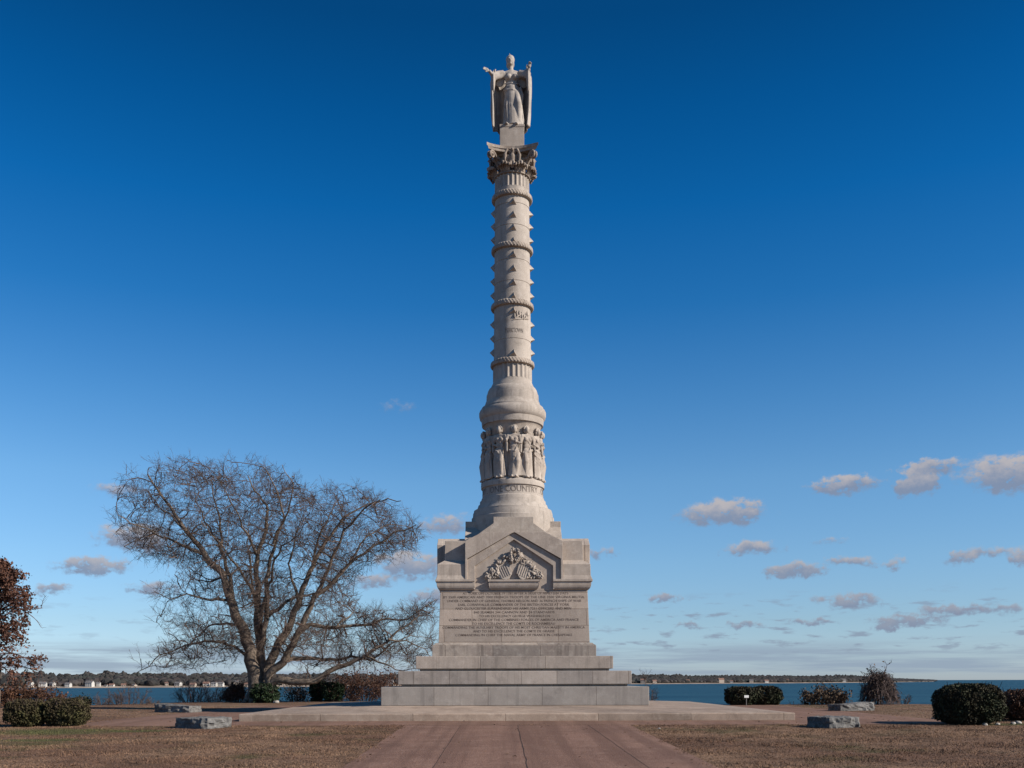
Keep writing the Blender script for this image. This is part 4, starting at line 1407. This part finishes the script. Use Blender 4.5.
# vine mounds
M['greytwig'] = plain('grey_vines', (0.085, 0.060, 0.054), 0.35, 1.2, 0.9, 0.5)
def vine_mound(px, D, w, h, label, leaf, n, mat, peak=0.0, spike=True, count=170, tw=1):
    X, Y = place(px, D)
    root = tag(empty('vine_mound', (X, Y, gz(X, Y) - .1)), label, 'shrub', 'vine covered mounds')
    T = Twigs()
    for i in range(count):
        a = random.uniform(0, 2 * PI)
        top = Vector((peak + random.gauss(0, .26 * w), random.gauss(0, .2 * w), h * random.uniform(.55, .92)))
        out = Vector((math.cos(a) * w * random.uniform(.45, 1.0), math.sin(a) * w * random.uniform(.4, .8), random.uniform(0, h * .35)))
        mid = top.lerp(out, .45) + Vector((0, 0, h * .16)) + Vector((math.cos(a), math.sin(a), 0)) * w * .18
        pts = []
        for k in range(7):
            t = k / 6
            q = top * (1 - t) ** 2 + mid * 2 * t * (1 - t) + out * t * t
            pts.append(q + Vector((random.gauss(0, .04), random.gauss(0, .04), random.gauss(0, .04))))
        for k in range(6):
            T.add([pts[k], pts[k + 1]], .016, .012)
        for c in range(9):
            q = random.choice(pts)
            T.add(wander(q, rand_dir(Vector((0, 0, tw)), random.uniform(.2, 1.8)), random.uniform(.2, .6), 3, .3, -.12), .008, .005)
    if spike:
        for (dx, hh) in ((peak - .1, h * 1.08), (peak - w * .62, h * .98), (peak + .1, h * .98)):
            pts = wander(Vector((dx, 0, .1)), Vector((0, 0, 1)), hh, 8, .09, .02)
            T.add(pts, .05, .012, 5)
            for c in range(14):
                q = random.choice(pts[4:])
                ramify(T, q, rand_dir(Vector((0, 0, 1)), random.uniform(.4, 1.3)), random.uniform(.25, .6), .012, 0, [(3, .6, .9, .25, 0), (1, .6, .9, .2, 0)])
    T.mb.build('vines', M[mat], root)
    cs = []
    for i in range(n):
        v = random.choice(T.mb.v)
        cs.append((v[0] + random.gauss(0, .05), v[1] + random.gauss(0, .05), v[2] + random.gauss(0, .05)))
    obj('leaves', leaves_mesh('leaves', cs, .07), M[leaf], root)
vine_mound(880, 58.0, 1.25, 2.2, 'leafless vine tangle with thin spires against the water at right', 'leaf_brown', 900, 'greytwig', -.05, True, 260, -1)
vine_mound(233, 69.5, .95, 1.4, 'russet cone shaped vine mound just left of the tree trunk', 'leaf_red', 2600, 'redscrub', .3, False)

# evergreens by the trunk
X, Y = place(265, 66.3)
hedge('evergreen_bush', X, Y, (.95, .8, .68), 'leaf_ever', 6500, .075, 'round dark evergreen bush at the foot of the big tree', 'bush', 'evergreen bushes', seed=11, flat=2.0, rough=.3)
X, Y = place(318, 72)
hedge('evergreen_bush', X, Y, (.62, .6, .85), 'leaf_ever', 4200, .085, 'upright dark evergreen bush under the low limb, left of its pair', 'bush', 'evergreen bushes', seed=12, flat=1.9, rough=.4)
X, Y = place(333, 71)
hedge('evergreen_bush', X, Y, (.8, .6, .72), 'leaf_ever', 4600, .085, 'wider evergreen bush under the low limb, right of its pair', 'bush', 'evergreen bushes', seed=13, flat=1.9, rough=.4)

# autumn tree at the left edge
def autumn_tree():
    D = 60.0
    X, Y = place(-5, D)
    root = tag(empty('autumn_tree', (X, Y, gz(X, Y) - .2)), 'vine hung tree with rusty orange leaves at the left edge', 'tree')
    trunk = MB(); T = Twigs(); ends = []
    tr_ = [Vector((0, 0, 0)), Vector((.1, .1, 2.4)), Vector((-.1, 0, 4.6)), Vector((.2, 0, 6.9)), Vector((.2, 0, 8.9))]
    trunk.tube(tr_, [.28, .23, .18, .12, .04], 9)
    spec = [(6, .55, .9, .2, -.03), (5, .6, .9, .22, -.08), (2, .6, .8, .2, -.1)]
    for i in range(84):
        t = random.uniform(.26, 1) * 4
        k = min(int(t), 3); q = tr_[k].lerp(tr_[k + 1], t - k)
        a = random.uniform(0, 2 * PI)
        e = q.z / 9.2
        wd = (1.0 if e < .7 else (1 - e) * 2.6 + .25)
        d = Vector((math.cos(a), math.sin(a), random.uniform(-.2, .7))).normalized()
        ramify(T, q, d, random.uniform(1.5, 2.7) * wd, .05, 0, spec, ends)
    for i in range(160):          # hanging vines
        q = Vector(random.choice(ends))
        T.add(wander(q, Vector((0, 0, -1)), random.uniform(.5, 2.2), 5, .16, -.1), .010, .006)
    trunk.build('trunk', M['bark'], root, 60)
    T.mb.build('branches', M['redscrub'], root)
    cs = []
    cl_ = [random.choice(ends) for _ in range(600)]
    for c in cl_:
        for _ in range(random.randint(6, 26)):
            cs.append((c[0] + random.gauss(0, .16), c[1] + random.gauss(0, .16), c[2] + random.gauss(0, .14)))
    obj('crown', leaves_mesh('crown', cs, .12), M['leaf_orange'], root)
autumn_tree()

# thin sapling by the right shoulder of the steps and behind the low limb
def sapling(px, D, h, label):
    X, Y = place(px, D)
    root = tag(empty('sapling', (X, Y, gz(X, Y) - .2)), label, 'sapling', 'bare saplings')
    T = Twigs()
    pts = wander(Vector((0, 0, 0)), Vector((.04, 0, 1)), h, 8, .06, .02)
    T.add(pts, .035, .01, 5)
    for i in range(16):
        ramify(T, random.choice(pts[3:]), rand_dir(Vector((0, 0, 1)), random.uniform(.3, .9)), random.uniform(.3, .9), .012, 0, [(4, .6, .8, .2, .05), (2, .6, .8, .2, 0)])
    T.mb.build('branches', M['scrub'], root)
sapling(647, 60.5, 1.7, 'thin bare sapling right of the bottom step')
sapling(356, 74, 4.2, 'slender bare sapling behind the low limb, left one')
sapling(372, 75, 3.9, 'slender bare sapling behind the low limb, nearer the monument')

# loose rocks
def rock(px, D, s_, label):
    X, Y = place(px, D)
    bm = bmesh.new(); bmesh.ops.create_icosphere(bm, subdivisions=2, radius=s_)
    for v in bm.verts:
        v.co *= 1 + .35 * mnoise.noise(v.co * (2.2 / s_) * .4 + Vector((px, 0, 0)))
        v.co.z *= .6
    me = bpy.data.meshes.new('rock'); bm.to_mesh(me); bm.free()
    o = obj('rock', me, M['pebble']); o.location = (X, Y, gz(X, Y) + s_ * .25)
    tag(o, label, 'rock', 'loose pale rocks')
rock(985, 32.6, .10, 'pale rock between the two right bushes, first from the left')
rock(997, 32.8, .09, 'small pale rock in front of the gap between the right bushes')
rock(1018, 33.3, .12, 'pale rock under the russet bush at the right edge')
rock(1013, 33.1, .09, 'pale rock beside another at the foot of the russet bush')
rock(659, 31.2, .045, 'tiny pale stone on the grass just right of the walk')
rock(934, 36.0, .11, 'brown rock left of the large dark bush')
rock(276, 65.5, .22, 'low pale rock right of the evergreen at the foot of the tree')

# lawn blades
def lawn_blades():
    n = 330000
    D = np.concatenate([17.5 + (rng.random(240000) ** 0.8) * 18.5, rng.uniform(34, 58, 90000)])
    px = np.concatenate([rng.uniform(-30, 1060, 240000), rng.uniform(-60, 1090, 90000)])
    x = EYE[0] + (px - 500) / 1000 * D; y = D - 45.5
    wig = .10 * np.sin(y * 2.3) + .07 * np.sin(y * 5.9 + 1) + rng.normal(0, .05, n)
    keep = ~((x > -3.62 + wig) & (x < 3.57 + wig) & (y < -12.3)) & ~((np.abs(x) < 14.95) & (y > -12.25 + .22 * np.sin(x * 1.1) + .12 * np.sin(x * 3) + .1 * np.sin(x * 7.3) + rng.normal(0, .10, n)) & (y < 12.9)) & ~(y > 12.5)
    x, y = x[keep], y[keep]; n = len(x)
    z = -0.426 + np.minimum(0, .019 * (y + 9.5))
    h = rng.uniform(.010, .036, n) * (0.7 + .6 * (np.sin(x * 1.3 + 2) * np.sin(y * 1.9) > .1)); w = rng.uniform(.006, .014, n)
    a = rng.uniform(0, 2 * PI, n)
    lx, ly = rng.normal(0, .03, n), rng.normal(0, .03, n)
    v = np.empty((n, 3, 3))
    v[:, 0] = np.stack([x - w * np.cos(a), y - w * np.sin(a), z - .004], 1)
    v[:, 1] = np.stack([x + w * np.cos(a), y + w * np.sin(a), z - .004], 1)
    v[:, 2] = np.stack([x + lx, y + ly, z + h], 1)
    me = bpy.data.meshes.new('grass')
    me.vertices.add(3 * n); me.loops.add(3 * n); me.polygons.add(n)
    me.vertices.foreach_set('co', v.ravel())
    me.loops.foreach_set('vertex_index', np.arange(3 * n))
    me.polygons.foreach_set('loop_start', np.arange(n) * 3)
    me.polygons.foreach_set('loop_total', np.full(n, 3))
    me.update(calc_edges=True)
    tag(obj('grass', me, M['blades']), 'short dry brown grass of the lawn', 'grass', None, 'stuff')
lawn_blades()


def fallen_leaves():
    cs = []
    for _ in range(1500):
        D = random.uniform(18, 44); px_ = random.uniform(-20, 1050)
        x = EYE[0] + (px_ - 500) / 1000 * D; y = D - 45.5
        if abs(x) < 10.1 and y > -10.1: continue
        if abs(x) < 3.7 and random.random() < .75: continue
        cs.append((x, y, gz(x, y) + .022))
    o = obj('fallen_leaves', leaves_mesh('fallen_leaves', cs, .055, 6.0), M['leaf_fallen'])
    tag(o, 'dead brown leaves scattered over the lawn and walk', 'leaves', None, 'stuff')
M['leaf_fallen'] = plain('fallen_leaf', (0.20, 0.11, 0.06), 0.3, 1.5, 0.8, 0.5, (0.07, 0.045, 0.03))
fallen_leaves()

# ------------------------------------------------------------------ far shore, wood and houses
SH = [(-500, 1600), (-200, 1650), (0, 1700), (130, 1780), (250, 1900), (400, 2150), (520, 2500), (640, 2950), (740, 3300), (820, 3700), (880, 4400), (915, 5300), (936, 6200)]
def shore(px):
    for (a, b), (c, d) in zip(SH, SH[1:]):
        if a <= px <= c: return b + (d - b) * (px - a) / (c - a)
    return SH[-1][1]
WZ = -9.4
fs_ = MB(); rowsN = 0
pxs = list(range(-500, 937, 6))
for px in pxs:
    D = shore(px); u = (px - 500) / 1000
    s_ = 1 - .75 * max(0, (px - 850) / 90)
    for (off, z) in ((-25, -1.5), (0, .3), (18, 2.0), (160, 9 * s_), (700, 16 * s_)):
        d = D * (1 + off / 1700)
        fs_.v.append((EYE[0] + u * d, d - 45.5, WZ + z))
for i in range(len(pxs) - 1):
    for j in range(4):
        fs_.f.append((i * 5 + j, (i + 1) * 5 + j, (i + 1) * 5 + j + 1, i * 5 + j + 1))
tag(fs_.build('far_shore', M['beach'], None, 60), 'low far shore with a thin pale beach', None, None, 'structure')

fw = MB()
ico = bmesh.new(); bmesh.ops.create_icosphere(ico, subdivisions=2, radius=1)
iv = [v.co.copy() for v in ico.verts]; ifc = [tuple(v.index for v in f.verts) for f in ico.faces]; ico.free()
ico = bmesh.new(); bmesh.ops.create_icosphere(ico, subdivisions=1, radius=1)
iv1 = [v.co.copy() for v in ico.verts]; if1 = [tuple(v.index for v in f.verts) for f in ico.faces]; ico.free()
for i in range(9500):
    px = random.uniform(-480, 934) if i % 2 else random.uniform(480, 934)
    D0 = shore(px)
    row = random.random()
    D = D0 * (1 + (35 + 230 * row) / 1700)
    u = (px - 500) / 1000
    g = D0 / 1700
    hgt = random.uniform(18, 25) * (.55 + .45 * row) + 4.5 * mnoise.noise(Vector((px * .022, 1, 0))) + 2.5 * mnoise.noise(Vector((px * .11, 5, 0)))
    if px > 500: hgt *= 1.08
    if px > 860: hgt *= max(.25, 1 - (px - 860) / 95)
    w = random.uniform(4.5, 11.0) * g ** .8
    base = WZ + 1 + 6.5 * row
    VV, FF = (iv, ifc) if D0 < 2300 else (iv1, if1)
    conif = random.random() < .07
    vs = []
    for q in VV:
        n_ = 1 + .30 * mnoise.noise(q * 2.1 + Vector((i * 1.7, 0, 0)))
        tx = q.x * n_ * w * ((1.05 - .55 * q.z) * .75 if conif else 1); ty = q.y * n_ * w
        vs.append((EYE[0] + u * D + tx, D - 45.5 + ty, base + (q.z * n_ * .52 + .48) * hgt))
    fw.add(vs, FF)
tag(fw.build('far_wood', M['wood_far']), 'dark far wood along the opposite shore', 'wood', None, 'stuff')


def house(px, w, h, d, wall, roofm, label, off=18):
    D = shore(px) * (1 + off / 1700); u = (px - 500) / 1000
    root = tag(empty('shore_house', (EYE[0] + u * D, D - 45.5, WZ + 1.6), R(random.uniform(-18, 18))), label, 'house', 'houses on the far shore')
    rh = w * .28
    f = MB(); f.box(-w / 2, w / 2, -d / 2, d / 2, -1.5, h)
    f.add([(-w / 2, -d / 2, h), (-w / 2, d / 2, h), (-w / 2, 0, h + rh), (w / 2, -d / 2, h), (w / 2, d / 2, h), (w / 2, 0, h + rh)], [(0, 1, 2), (3, 5, 4)])
    f.build('wall', M[wall], root)
    r = MB()
    e = .6
    for s_ in (-1, 1):
        r.add([(-w / 2 - e, s_ * (d / 2 + e), h - .25), (w / 2 + e, s_ * (d / 2 + e), h - .25), (w / 2 + e, 0, h + rh), (-w / 2 - e, 0, h + rh),
               (-w / 2 - e, s_ * (d / 2 + e), h + .1), (w / 2 + e, s_ * (d / 2 + e), h + .1), (w / 2 + e, 0, h + rh + .4), (-w / 2 - e, 0, h + rh + .4)],
              [(0, 1, 2, 3), (4, 5, 6, 7), (0, 1, 5, 4), (1, 2, 6, 5), (3, 0, 4, 7)])
    ro = r.build('roof', M[roofm], root)
    MB().box(w * .22, w * .22 + 1, -.6, .6, h + rh * .4, h + rh + 1.6).build('chimney', M['roof_red'], ro)
    nw = max(2, int(w / 4))
    for i in range(nw):
        xx = -w / 2 + w * (i + .5) / nw
        for zz in ([1.2] if h < 4.5 else [1.0, 4.0]):
            MB().box(xx - .6, xx + .6, -d / 2 - .06, -d / 2 + .05, zz, zz + 1.7).build('window', M['window'], root)


hs_px = [(31, 13, 8, 'wall_white', 'roof_dark'), (43, 16, 9, 'wall_white', 'roof_dark'), (54, 10, 8.5, 'wall_white', 'roof_dark'), (67, 13, 8, 'wall_white', 'roof_dark'), (88, 15, 9, 'wall_white', 'roof_dark'), (97, 9, 7.5, 'wall_white', 'roof_dark'),
         (106, 6, 3.2, 'wall_white', 'roof_dark'), (113, 9, 4, 'wall_white', 'roof_red'), (122, 10, 5, 'wall_cream', 'roof_red'), (133, 8, 3.6, 'wall_cream', 'roof_dark'), (166, 8, 7.5, 'wall_cream', 'roof_red'), (179, 15, 8.5, 'wall_white', 'roof_dark'),
         (192, 11, 5, 'wall_cream', 'roof_red'), (205, 13, 6.5, 'wall_white', 'roof_red'), (213, 15, 8.5, 'wall_white', 'roof_dark'), (223, 12, 7.5, 'wall_white', 'roof_dark'), (238, 13, 8.5, 'wall_cream', 'roof_dark'), (247, 9, 5, 'wall_cream', 'roof_red'),
         (283, 13, 6, 'wall_cream', 'roof_red'), (331, 14, 9, 'wall_white', 'roof_dark'), (340, 12, 8.5, 'wall_white', 'roof_dark'), (388, 20, 13, 'wall_white', 'roof_dark'),
         (642, 18, 11, 'wall_cream', 'roof_red'), (654, 14, 9, 'wall_cream', 'roof_red'), (688, 16, 9, 'wall_white', 'roof_red'), (723, 20, 12, 'wall_cream', 'roof_red'), (731, 14, 8, 'wall_white', 'roof_red'), (752, 20, 11, 'wall_cream', 'roof_dark'),
         (767, 16, 9, 'wall_white', 'roof_red'), (785, 18, 10, 'wall_cream', 'roof_red'), (843, 24, 13, 'wall_white', 'roof_dark')]
nth = ['first', 'second', 'third', 'fourth', 'fifth', 'sixth', 'seventh', 'eighth', 'ninth', 'tenth', 'eleventh', 'twelfth', 'thirteenth', 'fourteenth', 'fifteenth', 'sixteenth', 'seventeenth', 'eighteenth', 'nineteenth', 'twentieth', 'twenty first', 'twenty second']
for i, (px, w, h, wl, rf_) in enumerate(hs_px):
    colr = 'white' if wl == 'wall_white' else 'cream'
    if px < 500:
        lab = f'{colr} house on the far shore left of the monument, {nth[i]} from the left'
    else:
        lab = f'{colr} house on the far shore right of the monument, {nth[i - 22]} from the left'
    house(px + random.uniform(-2, 2), w * random.uniform(.6, 1.0), h * random.uniform(.6, .95), random.uniform(7, 11), wl, rf_, lab, random.choice((13, 18, 26, 36)))
